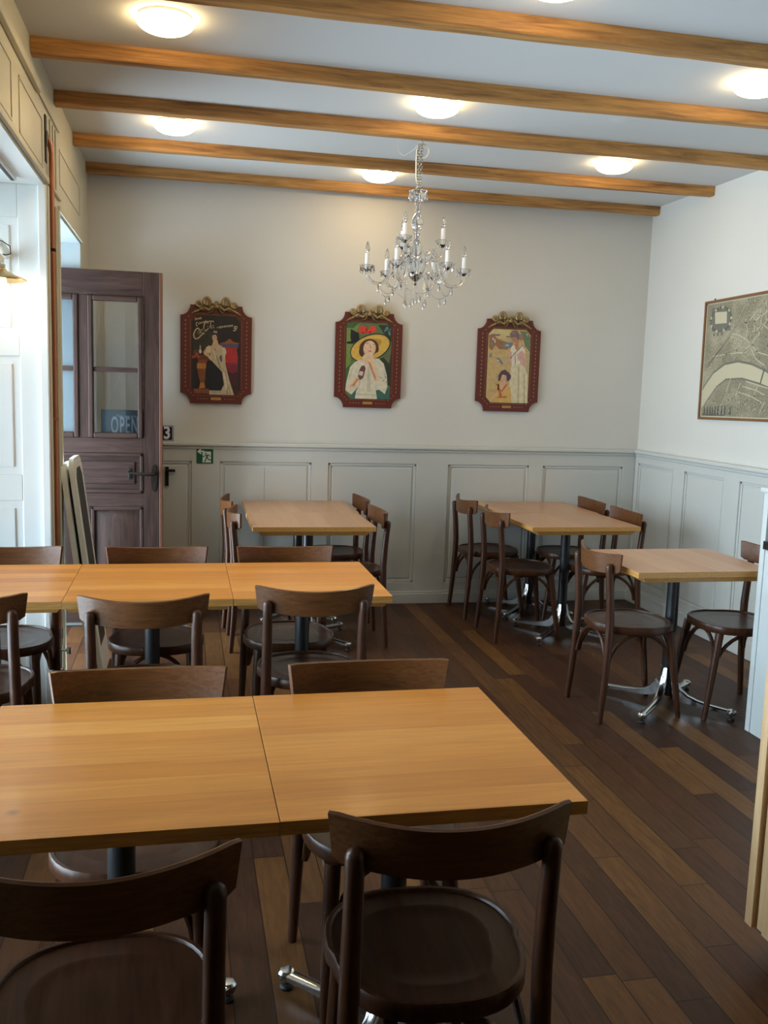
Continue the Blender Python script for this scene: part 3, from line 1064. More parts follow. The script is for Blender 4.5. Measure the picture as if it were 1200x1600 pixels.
prism(bm, [(-0.181, 0.905), (-0.175, 0.905), (-0.174, 0.888), (-0.182, 0.888)], DY - 0.0068, DY - 0.006, 'xz')
link('keyhole', bm, M['rubber'], dr)
bm = bmesh.new()
box(bm, (-0.335, DY - 0.006, 0.935), (-0.318, DY + 0.0, 1.005), 0.002)
link('handle_rest', bm, M['dark_metal'], dr)

# OPEN sign hanging behind the door glass
sg = thing('open_sign', 'dark blue-grey sign reading OPEN seen through the door glass', 'sign', (-0.33, DY + 0.060, 1.28))
bm = bmesh.new()
box(bm, (-0.168, 0, -0.10), (0.10, 0.006, 0.082), 0.001)
link('sign_board', bm, flat('slate_blue_sign', (0.055, 0.085, 0.105)), sg)
bm = bmesh.new()
text_into(bm, 'OPEN', 0.150, Matrix.Translation((-0.028, -0.0008, -0.018)) @ FACE_CAM, sx=0.38, offset=0.0022, spacing=1.2)
link('lettering', bm, flat('pale_grey_print', (0.40, 0.46, 0.52)), sg)
bm = bmesh.new()
text_into(bm, 'Yes, we are', 0.026, Matrix.Translation((-0.02, -0.0008, 0.045)) @ FACE_CAM, sx=1.0, shear=0.3)
link('lettering', bm, flat('pale_grey_print', (0.40, 0.46, 0.52)), sg)
bm = bmesh.new()
tube(bm, [(-0.14, 0.003, 0.08), (-0.03, 0.003, 0.35), (0.07, 0.003, 0.08)], 0.0008, 6)
link('cord', bm, M['white_cable'], sg)

# ------------------------------------------------------------------ enamel number and exit sign
t = thing('house_number', 'dark blue enamel number plate 3 standing on the wall ledge beside the door', 'number plate', (-0.108, 6.432, 1.1475))
bm = bmesh.new()
box(bm, (-0.042, 0, 0), (0.042, 0.006, 0.104), 0.002)
link('plate', bm, flat('navy_enamel', (0.018, 0.022, 0.055), 0.2), t)
bm = bmesh.new()
text_into(bm, '3', 0.115, Matrix.Translation((0, -0.0008, 0.052)) @ FACE_CAM, sx=0.85, offset=0.003)
for (a, b_, c, d) in ((-0.038, 0.038, 0.004, 0.007), (-0.038, 0.038, 0.097, 0.100), (-0.038, -0.035, 0.004, 0.100), (0.035, 0.038, 0.004, 0.100)):
    box(bm, (a, -0.0006, c), (b_, 0.0, d))
link('numeral', bm, flat('enamel_white', (0.75, 0.77, 0.78), 0.2), t)

t = thing('exit_sign', 'square green emergency exit sign with running figure and left arrow', 'sign', (0.143, 6.4275, 1.052))
bm = bmesh.new()
box(bm, (-0.056, -0.003, -0.052), (0.056, 0, 0.052), 0.0008)
link('sign_plate', bm, flat('exit_green', (0.005, 0.10, 0.045), 0.35), t)
bm = bmesh.new()
yy = -0.0036
def fp(pts, d=0.0005, y0=yy, mat=0, b=None): prism(b or bm, pts, y0, y0 + d, 'xz', mat)
fp([(-0.015, -0.044), (0.041, -0.044), (0.041, 0.030), (-0.015, 0.030)])
fp([(-0.052, 0.030), (-0.026, 0.052), (-0.018, 0.050), (-0.031, 0.036), (-0.005, 0.036), (-0.005, 0.026), (-0.031, 0.026), (-0.020, 0.012), (-0.029, 0.012)], y0=yy - 0.0004)
link('arrow_and_door', bm, flat('sign_white', (0.72, 0.80, 0.76), 0.4), t)
bm = bmesh.new()
fp(ell(0.006, 0.017, 0.0055, 0.0055, 12), y0=yy - 0.0008)
for seg_, w in (([(-0.014, -0.006), (0.006, 0.004), (0.024, 0.008), (0.034, -0.002)], 0.006), ([(0.016, 0.006), (0.013, -0.010)], 0.010),
               ([(0.012, -0.008), (0.006, -0.024), (-0.001, -0.040)], 0.007), ([(0.015, -0.008), (0.026, -0.026), (0.043, -0.028)], 0.007)):
    for q in ribbon(seg_, w):
        fp(q, y0=yy - 0.0008)
link('running_figure', bm, flat('exit_green', (0.005, 0.10, 0.045), 0.35), t)


# ------------------------------------------------------------------ posters
def poster_base(x, label, dz=0.0):
    """shaped red frame with gilt bow; returns thing. local origin = centre bottom of the frame, on the wall"""
    t = thing('wall_poster', label, 'poster', (x, 6.449, 1.406 + dz), 0, 'shaped red poster frames on the back wall')
    W, H, ix, iz = 0.236, 0.652, 0.065, 0.075
    pts = []
    def arc(cx, cz, a0, a1):
        for i in range(9):
            a = math.radians(a0 + (a1 - a0) * i / 8)
            pts.append((cx + ix * math.cos(a), cz + iz * 0.93 * math.sin(a)))
    arc(-W, 0, 90, 0)
    pts_ = list(pts); pts.clear()
    arc(W, 0, 180, 90)
    pts_ += pts; pts.clear()
    arc(W, H, 270, 180)
    pts_ += pts; pts.clear()
    arc(-W, H, 0, -90)
    pts_ += pts
    bm = bmesh.new()
    prism(bm, pts_, -0.020, -0.0005, 'xz')
    link('frame', bm, M['frame_red'], t, smooth=20)
    # stitched gilt border of small leaves: pattern of the frame, one part
    bm = bmesh.new()
    def dots(x0, z0, x1, z1, n, r1, r2, along):
        for i in range(n):
            f = (i + 0.5) / n
            cx, cz = x0 + (x1 - x0) * f, z0 + (z1 - z0) * f
            e = ell(cx, cz, r1 if along else r2, r2 if along else r1, 6, rot=0)
            prism(bm, e, -0.0212, -0.020, 'xz')
    dots(-0.202, 0.10, -0.202, 0.56, 17, 0.0075, 0.0036, False)
    dots(0.202, 0.10, 0.202, 0.56, 17, 0.0075, 0.0036, False)
    dots(-0.13, 0.032, -0.05, 0.032, 4, 0.0055, 0.0028, True)
    dots(0.05, 0.032, 0.13, 0.032, 4, 0.0055, 0.0028, True)
    dots(-0.19, 0.095, -0.14, 0.045, 3, 0.005, 0.003, True); dots(0.19, 0.095, 0.14, 0.045, 3, 0.005, 0.003, True)
    dots(-0.19, 0.565, -0.13, 0.622, 3, 0.005, 0.003, True); dots(0.19, 0.565, 0.13, 0.622, 3, 0.005, 0.003, True)
    dots(-0.171, 0.10, -0.171, 0.56, 46, 0.0022, 0.0022, True)
    dots(0.171, 0.10, 0.171, 0.56, 46, 0.0022, 0.0022, True)
    dots(-0.13, 0.055, 0.13, 0.055, 27, 0.0022, 0.0022, True)
    dots(-0.13, 0.592, 0.13, 0.592, 27, 0.0022, 0.0022, True)
    b_ = link('gilt_border', bm, M['gilt'], t, smooth=0)
    # name plate
    bm = bmesh.new()
    box(bm, (-0.034, -0.0225, 0.024), (0.034, -0.0195, 0.042), 0.001)
    link('name_plate', bm, flat('ochre_plate', (0.38, 0.20, 0.045)), t)
    # gilt bow: ribbon loops and trailing foliage, some depth
    bm = bmesh.new()
    def loop(cx, cz, rx, rz, r, a0=0, a1=360, mat=0, yo=-0.026):
        n = 14
        p = []
        for i in range(n + 1):
            a = math.radians(a0 + (a1 - a0) * i / n)
            p.append((cx + rx * math.cos(a), yo - 0.004 * math.sin(a * 2), cz + rz * math.sin(a)))
        tube(bm, p, r, 8, mat, flat_z=0.9)
    for s in (-1, 1):
        loop(s * 0.062, 0.672, 0.021, 0.028, 0.0115, -40, 220)
        loop(s * 0.030, 0.645, 0.018, 0.014, 0.008, 0, 360, 1)
        loop(s * 0.115, 0.655, 0.017, 0.015, 0.009, 0, 360)
        loop(s * 0.090, 0.630, 0.022, 0.012, 0.008, 0, 360, 1)
        tube(bm, [(s * 0.02, -0.026, 0.65), (s * 0.05, -0.028, 0.62), (s * 0.085, -0.027, 0.635), (s * 0.12, -0.026, 0.615), (s * 0.158, -0.024, 0.595)], [0.009, 0.010, 0.008, 0.008, 0.004], 8)
        tube(bm, [(s * 0.015, -0.026, 0.64), (s * 0.03, -0.028, 0.605), (s * 0.055, -0.026, 0.60)], [0.009, 0.009, 0.004], 8, 1)
    lathe(bm, [(0, -0.016), (0.013, -0.010), (0.017, 0), (0.013, 0.010), (0, 0.016)], 12, (0, -0.028, 0.643))
    loop(0, 0.665, 0.010, 0.010, 0.006, 0, 360)
    link('gilt_bow', bm, [M['gilt'], M['gilt_dark']], t, smooth=60)
    return t


def art(t, items, bgcol, bgname):
    """items: list of (colourname, rgb, [polygons in 0..1 picture coords]); picture opening is 0.31 x 0.522"""
    PW, PH, z0 = 0.318, 0.522, 0.062
    bm = bmesh.new()
    mats, idx = [], {}
    def mi(nm, c):
        if nm not in idx:
            idx[nm] = len(mats)
            if 'print_' + nm not in M:
                M['print_' + nm] = plain('print_' + nm, c, 0.45, coat=0.1, var=0.30, vscale=38)
            mats.append(M['print_' + nm])
        return idx[nm]
    c = 0.11
    base = [(c, 0), (1 - c, 0), (1, c * 0.65), (1, 1 - c * 0.65), (1 - c, 1), (c, 1), (0, 1 - c * 0.65), (0, c * 0.65)]
    T = lambda p: ((p[0] - 0.5) * PW, z0 + p[1] * PH)
    y = -0.0205
    prism(bm, [T(p) for p in base], y, y + 0.0006, 'xz', mi(bgname, bgcol))
    for nm, col, polys in items:
        k = mi(nm, col)
        for p in polys:
            y -= 0.00006
            prism(bm, [T((min(1, max(0, q[0])), min(1, max(0, q[1])))) for q in p], y, y + 0.00005, 'xz', k)
    return bm, mats, T, y, mi


def A1(pts, x0=230, y0=355, w=680, h=1040, sh=0):
    return [((x - x0 + sh * (y - y0) / h) / w, 1 - (y - y0) / h) for x, y in pts]


# --- poster 1: lady in a pale gown leaning on a stand, red armchair
t1 = poster_base(0.214, 'leftmost red-framed poster, dark with cream script lettering and a lady in a pale gown')
rib = lambda pts, w: [A1(q) for q in ribbon(pts, w)]
items = [
    ('olive_dark', (0.035, 0.033, 0.022), [A1([(240, 560), (520, 560), (600, 720), (430, 900), (240, 900)])]),
    ('plum', (0.06, 0.018, 0.018), [A1([(690, 1000), (890, 1000), (880, 1380), (800, 1380), (700, 1100)])]),
    ('chair_wood', (0.30, 0.085, 0.02), [A1([(620, 715), (700, 690), (760, 645), (820, 690), (895, 700), (880, 735), (640, 740)])]),
    ('slate_blue', (0.07, 0.075, 0.16), [A1([(600, 720), (890, 715), (880, 775), (640, 790)])]),
    ('red', (0.42, 0.03, 0.03), [A1([(690, 760), (860, 765), (880, 900), (870, 1060), (700, 1020), (680, 880)])]),
    ('red_dark', (0.20, 0.02, 0.035), [A1([(700, 960), (875, 980), (870, 1080), (800, 1110), (710, 1060)])]),
    ('table_red', (0.15, 0.035, 0.018), [A1([(300, 880), (470, 870), (470, 940), (300, 940)])]),
    ('flower', (0.36, 0.07, 0.04), [A1(ell(295, 875, 28, 34)), A1(ell(250, 905, 26, 20)), A1(ell(330, 905, 20, 20))]),
    ('leaf', (0.10, 0.085, 0.03), [A1(ell(265, 835, 28, 14, rot=-30)), A1(ell(300, 815, 18, 9))]),
    ('amber', (0.48, 0.19, 0.035), [A1([(300, 985), (430, 985), (425, 1055), (300, 1055)]), A1([(350, 1235), (400, 1225), (420, 1310), (330, 1320)])]),
    ('table_brown', (0.22, 0.075, 0.03), [A1([(300, 1055), (430, 1055), (410, 1240), (345, 1240)]), A1([(320, 940), (455, 940), (425, 985), (310, 985)]), A1([(250, 1325), (480, 1320), (470, 1385), (270, 1385)])]),
    ('black', (0.010, 0.010, 0.014), [A1([(480, 950), (545, 950), (655, 1100), (682, 1260), (640, 1342), (480, 1342), (418, 1250), (422, 1060)])]),
    ('gown', (0.50, 0.41, 0.27), [A1([(470, 800), (500, 760), (600, 755), (655, 780), (668, 900), (640, 1060), (560, 1000), (500, 940)]),
                                 A1([(640, 765), (690, 765), (705, 1000), (760, 1200), (828, 1395), (475, 1395), (478, 1342), (640, 1342), (684, 1262), (655, 1090), (560, 1000), (640, 960)])]),
    ('gown_shade', (0.33, 0.26, 0.15), [A1([(560, 870), (585, 870), (640, 1040), (625, 1060)]), A1([(690, 1080), (705, 1075), (745, 1385), (720, 1385)]), A1([(700, 1200), (712, 1195), (790, 1385), (775, 1390)]), A1([(500, 1355), (640, 1350), (640, 1362), (500, 1370)])]),
    ('sash_blue', (0.10, 0.10, 0.13), [A1([(610, 900), (645, 860), (662, 940), (640, 965)])]),
    ('skin', (0.58, 0.40, 0.25), [A1([(528, 680), (588, 672), (600, 730), (655, 750), (650, 800), (480, 800), (470, 765), (515, 738)]), A1(ell(546, 640, 34, 50, rot=-6)),
                                 A1([(440, 760), (475, 768), (460, 850), (400, 862), (388, 838)]), A1([(392, 836), (470, 862), (512, 925), (492, 948), (455, 900), (400, 868)])]),
    ('sleeve', (0.62, 0.53, 0.36), [A1([(425, 775), (470, 745), (500, 770), (470, 860), (430, 840)]), A1([(650, 760), (700, 775), (715, 830), (690, 900), (655, 860)])]),
    ('hair', (0.035, 0.018, 0.012), [A1([(505, 610), (520, 580), (560, 568), (600, 585), (618, 630), (612, 675), (590, 690), (586, 640), (560, 600), (520, 612)]), A1(ell(590, 600, 22, 20))]),
    ('features', (0.22, 0.07, 0.04), [A1(ell(530, 632, 7, 3)), A1(ell(560, 630, 7, 3)), A1(ell(538, 664, 9, 3.5))]),
    ('tiara', (0.45, 0.40, 0.34), [A1([(525, 575), (545, 540), (560, 565), (575, 545), (585, 580)])]),
    ('bow_brown', (0.30, 0.19, 0.12), [A1(ell(540, 800, 22, 16))]),
    ('pale', (0.66, 0.58, 0.44), [A1([(665, 1100), (690, 1090), (735, 1290), (715, 1340)]), A1([(520, 790), (535, 790), (575, 920), (560, 925)])]),
    ('glass_white', (0.6, 0.55, 0.5), [A1(ell(345, 830, 20, 26)), A1([(338, 750), (350, 750), (352, 810), (338, 810)])]),
]
bm, mats, T, ylast, mi = art(t1, items, (0.018, 0.014, 0.013), 'night')
link('picture', bm, mats, t1, smooth=0)
# lettering: script strokes drawn as ribbons
bm = bmesh.new()
CREAM = flat('cream_lettering', (0.62, 0.50, 0.30))
def stroke(pts, w):
    for q in ribbon(pts, w):
        prism(bm, [T(p) for p in A1(q)], ylast - 0.0006, ylast - 0.0002, 'xz')
def carc(cx, cy, rx, ry, a0, a1, w, n=14, rot=0):
    stroke(ell(cx, cy, rx, ry, n, a0, a1, rot) if abs(a1 - a0) < 360 else ell(cx, cy, rx, ry, n, a0, a0 + 359, rot), w)
# C with long swash under "oca"
stroke([(330, 545), (318, 528), (295, 532), (268, 565), (252, 610), (258, 650), (285, 668), (320, 655), (350, 625), (385, 590), (400, 592)], 17)
carc(318, 585, 14, 22, 0, 360, 11, rot=15)          # o
stroke([(368, 548), (350, 545), (342, 565), (350, 585), (366, 580)], 11)   # c
carc(385, 545, 13, 20, 0, 360, 10, rot=15)          # a
stroke([(400, 515), (402, 545), (412, 560)], 10)
stroke([(455, 452), (435, 435), (408, 455), (392, 500), (398, 540), (425, 556), (452, 530)], 16)   # C
stroke([(430, 440), (470, 428), (525, 425), (528, 440)], 11)  # swash through l
carc(460, 505, 13, 22, 0, 360, 11, rot=10)          # o
stroke([(492, 425), (486, 470), (490, 512), (500, 522)], 12)  # l
carc(515, 498, 11, 18, 0, 360, 10)
stroke([(528, 478), (530, 505), (540, 515)], 10)
# carbonated line and small heading
stroke([(305, 450), (292, 452), (284, 475), (292, 500), (305, 492)], 9)
M1 = lambda px, py, ang: Matrix.Translation((*T(A1([(px, py)])[0])[:1], ylast - 0.0005, T(A1([(px, py)])[0])[1])) @ FACE_CAM @ Matrix.Rotation(math.radians(ang), 4, 'Z')
text_into(bm, 'arbonated', 0.019, M1(368, 448, 20), shear=0.3, extrude=0.0002, offset=0.0004, sx=0.72)
text_into(bm, 'Drink', 0.020, M1(312, 402, 14), shear=0.3, extrude=0.0002, offset=0.0005)
text_into(bm, 'AT ALL', 0.013, M1(608, 508, 4), extrude=0.0002, sx=0.7, offset=0.0004)
text_into(bm, 'FOUNTAINS', 0.017, M1(712, 488, 9), extrude=0.0002, sx=0.95, offset=0.0004)
text_into(bm, '5', 0.048, M1(826, 515, 0), extrude=0.0002, shear=0.25, offset=0.0007)
text_into(bm, '¢', 0.022, M1(862, 497, 0), extrude=0.0002)
link('lettering', bm, CREAM, t1, smooth=0)

# --- poster 2: woman in a wide yellow hat
t2 = poster_base(1.258, 'middle red-framed poster of a woman in a wide yellow straw hat')
A2 = lambda pts: A1(pts, 240, 300, 665, 1065)
items = [
    ('green_light', (0.16, 0.24, 0.06), [A2([(240, 380), (420, 330), (330, 620), (300, 900), (260, 1150), (240, 1200)])]),
    ('green_mid', (0.045, 0.11, 0.035), [A2([(240, 950), (300, 880), (280, 1200), (240, 1250)]), A2([(240, 310), (420, 305), (340, 380), (240, 380)])]),
    ('teal', (0.04, 0.12, 0.09), [A2([(300, 1260), (450, 1200), (760, 1210), (900, 1200), (900, 1365), (300, 1365)])]),
    ('shadow_green', (0.022, 0.035, 0.022), [A2([(700, 320), (905, 320), (905, 560), (880, 520), (780, 430)]), A2([(730, 800), (905, 720), (905, 1180), (850, 1150), (820, 900)])]),
    ('moss', (0.12, 0.13, 0.07), [A2([(800, 780), (880, 640), (905, 700), (880, 860)])]),
    ('blueish', (0.10, 0.20, 0.22), [A2(ell(830, 370, 22, 30, rot=20)), A2(ell(870, 430, 16, 34, rot=-20)), A2(ell(800, 400, 12, 16)), A2(ell(880, 380, 10, 14))]),
    ('ribbon_black', (0.012, 0.014, 0.016), [A2([(300, 395), (420, 450), (430, 540), (330, 600), (245, 600), (245, 575), (310, 560), (295, 520)]),
                                             A2(ell(595, 645, 312, 180, 40, rot=-22))]),
    ('poppy', (0.60, 0.045, 0.03), [A2(ell(475, 400, 62, 60)), A2(ell(620, 385, 52, 48)), A2(ell(560, 420, 40, 30))]),
    ('poppy_dark', (0.30, 0.015, 0.015), [A2(ell(530, 400, 14, 34)), A2(ell(480, 440, 30, 12)), A2(ell(580, 430, 26, 9))]),
    ('straw', (0.60, 0.38, 0.075), [A2(ell(592, 645, 298, 165, 40, rot=-22))]),
    ('straw_deep', (0.42, 0.25, 0.05), [A2(ell(590, 600, 175, 72, 28, rot=-18))]),
    ('hair2', (0.075, 0.03, 0.018), [A2(ell(575, 640, 140, 118, 26, rot=-15)), A2(ell(462, 715, 34, 62, rot=-15)), A2(ell(692, 660, 28, 50))]),
    ('blouse', (0.62, 0.57, 0.43), [A2([(430, 820), (720, 790), (800, 860), (850, 1020), (865, 1180), (830, 1290), (740, 1230), (690, 1240), (715, 1365), (385, 1365), (400, 1260), (440, 1190), (330, 1310), (240, 1250), (250, 1150), (300, 930), (360, 860)])]),
    ('blouse_fold', (0.50, 0.45, 0.33), [A2([(560, 900), (590, 900), (620, 1260), (560, 1260)]), A2([(460, 1000), (475, 1000), (450, 1180), (420, 1240)]), A2([(400, 1290), (705, 1300), (705, 1322), (400, 1312)]), A2([(330, 930), (350, 930), (300, 1100), (280, 1100)])]),
    ('skin2', (0.68, 0.48, 0.31), [A2(ell(582, 655, 92, 110, 26, rot=10)), A2([(500, 740), (640, 740), (650, 800), (540, 880), (470, 850)]),
                                  A2([(545, 790), (610, 770), (665, 860), (735, 1080), (690, 1140), (590, 930)]), A2([(300, 1180), (360, 1080), (440, 1020), (455, 1090), (400, 1170), (310, 1275)])]),
    ('skin_shade', (0.50, 0.24, 0.13), [A2([(560, 830), (600, 850), (690, 1060), (680, 1100), (610, 950)]), A2([(320, 1190), (400, 1090), (440, 1080), (370, 1190)])]),
    ('cheek', (0.72, 0.40, 0.26), [A2(ell(540, 660, 22, 18)), A2(ell(640, 668, 18, 16))]),
    ('nose_line', (0.45, 0.24, 0.14), [A2([(590, 600), (598, 600), (604, 655), (588, 655)])]),
    ('lips', (0.42, 0.08, 0.06), [A2(ell(590, 690, 24, 8, rot=5)), A2(ell(548, 585, 14, 5)), A2(ell(645, 600, 14, 5))]),
    ('bottle', (0.15, 0.055, 0.045), [A2([(470, 905), (510, 895), (530, 940), (500, 1070), (450, 1105), (420, 1050), (440, 960)])]),
    ('bottle_label', (0.55, 0.52, 0.48), [A2([(445, 975), (500, 985), (485, 1045), (430, 1030)])]),
    ('sprig', (0.20, 0.24, 0.13), [A2(ell(760, 1060, 20, 6, rot=30)), A2(ell(800, 1100, 22, 6, rot=-30)), A2(ell(830, 1050, 18, 6, rot=60)), A2(ell(850, 1120, 16, 6)), A2(ell(815, 1010, 16, 5, rot=20))]),
]
bm, mats, T, ylast, mi = art(t2, items, (0.10, 0.16, 0.06), 'garden_green')
link('picture', bm, mats, t2, smooth=0)

# --- poster 3: two women on a beach
t3 = poster_base(2.283, 'rightmost red-framed poster of two women on a sandy beach')
A3 = lambda pts: A1([(x, y) for x, y in pts], 285, 325, 650, 1065, sh=36)
items = [
    ('sky_yellow', (0.55, 0.45, 0.20), [A3([(360, 330), (640, 330), (640, 440), (400, 460), (290, 400)])]),
    ('crowd_brown', (0.28, 0.13, 0.06), [A3([(290, 420), (350, 400), (420, 470), (600, 520), (640, 560), (560, 620), (440, 610), (390, 560), (330, 640), (290, 600)])]),
    ('crowd_blue', (0.16, 0.20, 0.24), [A3([(510, 510), (660, 510), (650, 590), (510, 580)]), A3(ell(330, 540, 20, 24)), A3([(390, 740), (450, 740), (520, 820), (490, 835)]), A3([(300, 690), (330, 670), (340, 730), (300, 740)])]),
    ('crowd_pale', (0.58, 0.46, 0.36), [A3(ell(380, 500, 12, 30)), A3(ell(350, 470, 12, 22)), A3(ell(570, 555, 30, 10)), A3(ell(430, 780, 22, 14, rot=30))]),
    ('umbrella', (0.22, 0.14, 0.16), [A3([(330, 400), (470, 400), (450, 425), (340, 430)])]),
    ('foliage', (0.13, 0.17, 0.09), [A3([(760, 340), (870, 345), (930, 430), (920, 640), (850, 560), (800, 420)])]),
    ('foliage_light', (0.42, 0.38, 0.22), [A3([(850, 380), (880, 370), (890, 420)]), A3([(880, 640), (920, 640), (905, 1000), (880, 900)])]),
    ('dress', (0.62, 0.55, 0.36), [A3([(640, 830), (820, 820), (890, 960), (900, 1388), (640, 1388), (600, 1200), (620, 960)])]),
    ('dress_fold', (0.48, 0.40, 0.22), [A3([(740, 850), (765, 850), (770, 1388), (735, 1388)]), A3([(830, 950), (850, 980), (860, 1388), (835, 1388)])]),
    ('blouse3', (0.68, 0.60, 0.50), [A3([(640, 560), (700, 540), (720, 640), (780, 540), (840, 600), (870, 800), (800, 800), (720, 830), (650, 830), (600, 700)])]),
    ('pinkish', (0.55, 0.33, 0.27), [A3([(600, 650), (640, 640), (640, 830), (595, 790)]), A3([(800, 620), (850, 680), (880, 900), (840, 870), (730, 740), (720, 680)])]),
    ('face3', (0.46, 0.20, 0.10), [A3(ell(675, 450, 44, 62, rot=-15)), A3([(690, 490), (740, 480), (740, 560), (700, 620), (680, 540)])]),
    ('hat3', (0.16, 0.12, 0.13), [A3([(600, 400), (640, 340), (720, 335), (770, 420), (740, 480), (700, 430), (640, 440)]), A3([(540, 425), (640, 420), (640, 440), (560, 440)])]),
    ('hat3b', (0.30, 0.14, 0.11), [A3(ell(780, 430, 36, 44)), A3(ell(650, 370, 26, 20))]),
    ('seated', (0.58, 0.36, 0.10), [A3([(400, 1120), (470, 1110), (580, 1110), (630, 1180), (645, 1388), (400, 1388), (330, 1330), (400, 1240)])]),
    ('sash', (0.42, 0.10, 0.04), [A3([(560, 1120), (585, 1120), (500, 1230), (440, 1230), (440, 1190), (490, 1200)]), A3([(410, 1320), (570, 1320), (570, 1290), (500, 1300), (480, 1230), (450, 1240), (460, 1300)]), A3([(385, 1110), (450, 1130), (430, 1150)])]),
    ('neck3', (0.62, 0.36, 0.22), [A3([(470, 1090), (560, 1090), (545, 1130), (490, 1215), (460, 1150)]), A3(ell(522, 1030, 42, 58, rot=8)), A3([(340, 1300), (420, 1230), (440, 1260), (360, 1340)])]),
    ('hat4', (0.085, 0.045, 0.075), [A3([(435, 1075), (440, 990), (480, 930), (540, 905), (600, 950), (635, 990), (630, 1030), (600, 1070), (570, 1070), (560, 990), (500, 980), (465, 1070)])]),
    ('face3_line', (0.25, 0.08, 0.04), [A3(ell(655, 440, 8, 3)), A3(ell(655, 478, 9, 3)), A3(ell(508, 1020, 7, 3)), A3(ell(538, 1020, 7, 3)), A3(ell(522, 1056, 10, 4))]),
    ('strap', (0.06, 0.05, 0.06), [A3([(800, 540), (808, 545), (620, 745), (612, 740)]), A3([(690, 690), (696, 690), (700, 820), (692, 820)])]),
    ('bottle3', (0.05, 0.02, 0.02), [A3([(430, 1120), (450, 1120), (455, 1200), (425, 1210)])]),
]
bm, mats, T, ylast, mi = art(t3, items, (0.50, 0.35, 0.15), 'sand')
link('picture', bm, mats, t3, smooth=0)

# ------------------------------------------------------------------ framed old map on the right wall
MW, MH = 1.12, 0.762
mp_ = thing('framed_map', 'large old black and white city map in a thin brown frame on the right wall', 'picture', (XR - 0.0008, 5.613, 1.407))
mp_.rotation_euler = (math.radians(-1.0), 0, 0)
# local: +y' = towards -Y in world -> use coordinates u (distance from left edge) => y = -u
bm = bmesh.new()
fw = 0.016
box(bm, (-0.018, -MW, 0), (0, 0, fw), 0.003)
box(bm, (-0.018, -MW, MH - fw), (0, 0, MH), 0.003)
box(bm, (-0.018, -fw, fw * 0.9), (0, 0, MH - fw * 0.9), 0.003)
box(bm, (-0.018, -MW, fw * 0.9), (0, -MW + fw, MH - fw * 0.9), 0.003)
link('frame', bm, M['map_frame'], mp_)
bm = bmesh.new()
box(bm, (-0.004, -0.10, MH), (0, -0.09, MH + 0.012))
link('hanger', bm, M['dark_metal'], mp_)

m, nt, b = new_mat('engraved_map_paper')
L = nt.links.new
tc = N(nt, 'ShaderNodeTexCoord')
vo = N(nt, 'ShaderNodeTexVoronoi', feature='DISTANCE_TO_EDGE'); vo.inputs['Scale'].default_value = 34
no = N(nt, 'ShaderNodeTexNoise'); no.inputs['Scale'].default_value = 5; no.inputs['Detail'].default_value = 6
n3 = N(nt, 'ShaderNodeTexNoise'); n3.inputs['Scale'].default_value = 140; n3.inputs['Detail'].default_value = 3
L(tc.outputs['Object'], vo.inputs['Vector']); L(tc.outputs['Object'], no.inputs['Vector']); L(tc.outputs['Object'], n3.inputs['Vector'])
r1 = N(nt, 'ShaderNodeValToRGB'); r1.color_ramp.elements[0].position = 0.36; r1.color_ramp.elements[1].position = 0.56
r1.color_ramp.elements[0].color = (1, 1, 1, 1); r1.color_ramp.elements[1].color = (0.62, 0.62, 0.60, 1)
L(no.outputs['Fac'], r1.inputs[0])
r2 = N(nt, 'ShaderNodeValToRGB'); r2.color_ramp.elements[0].position = 0.42; r2.color_ramp.elements[1].position = 0.58
r2.color_ramp.elements[0].color = (0.42, 0.42, 0.41, 1); r2.color_ramp.elements[1].color = (1, 1, 1, 1)
L(n3.outputs['Fac'], r2.inputs[0])
r3 = N(nt, 'ShaderNodeValToRGB'); r3.color_ramp.elements[0].position = 0.0; r3.color_ramp.elements[1].position = 0.06
r3.color_ramp.elements[0].color = (0.55, 0.55, 0.52, 1); r3.color_ramp.elements[1].color = (1, 1, 1, 1)
L(vo.outputs['Distance'], r3.inputs[0])
a1 = N(nt, 'ShaderNodeMix', data_type='RGBA', blend_type='MULTIPLY'); a1.inputs[0].default_value = 0.9
a1.inputs[6].default_value = (0.46, 0.42, 0.30, 1); L(r1.outputs[0], a1.inputs[7])
a2 = N(nt, 'ShaderNodeMix', data_type='RGBA', blend_type='MULTIPLY'); a2.inputs[0].default_value = 0.75
L(a1.outputs[2], a2.inputs[6]); L(r2.outputs[0], a2.inputs[7])
a3 = N(nt, 'ShaderNodeMix', data_type='RGBA', blend_type='MULTIPLY'); a3.inputs[0].default_value = 0.7
L(a2.outputs[2], a3.inputs[6]); L(r3.outputs[0], a3.inputs[7])
L(a3.outputs[2], b.inputs['Base Color'])
b.inputs['Roughness'].default_value = 0.4
M['map_paper'] = m
PAPER = flat('map_cream', (0.50, 0.455, 0.32), 0.4)
INK = flat('map_ink', (0.085, 0.085, 0.075), 0.5)
INK2 = flat('map_grey_ink', (0.15, 0.147, 0.12), 0.5)
bm = bmesh.new()
def mpz(pts, layer, mat):
    pts = [(-u, v) for u, v in pts]
    x = -0.0075 - layer * 0.00022
    prism(bm, pts, x, x + 0.0002, 'yz', mat)
mpz([(fw, fw), (MW - fw, fw), (MW - fw, MH - fw), (fw, MH - fw)], 0, 0)
e_ = fw + 0.007
for q in ([(fw, fw), (e_, fw), (e_, MH - fw), (fw, MH - fw)], [(fw, fw), (MW - fw, fw), (MW - fw, e_), (fw, e_)], [(fw, MH - e_), (MW - fw, MH - e_), (MW - fw, MH - fw), (fw, MH - fw)]):
    mpz(q, 1, 1)
up = [(0.024, 0.185), (0.05, 0.216), (0.141, 0.294), (0.265, 0.345), (0.409, 0.357), (0.552, 0.335), (0.68, 0.297), (0.80, 0.25), (0.92, 0.21), (1.09, 0.19)]
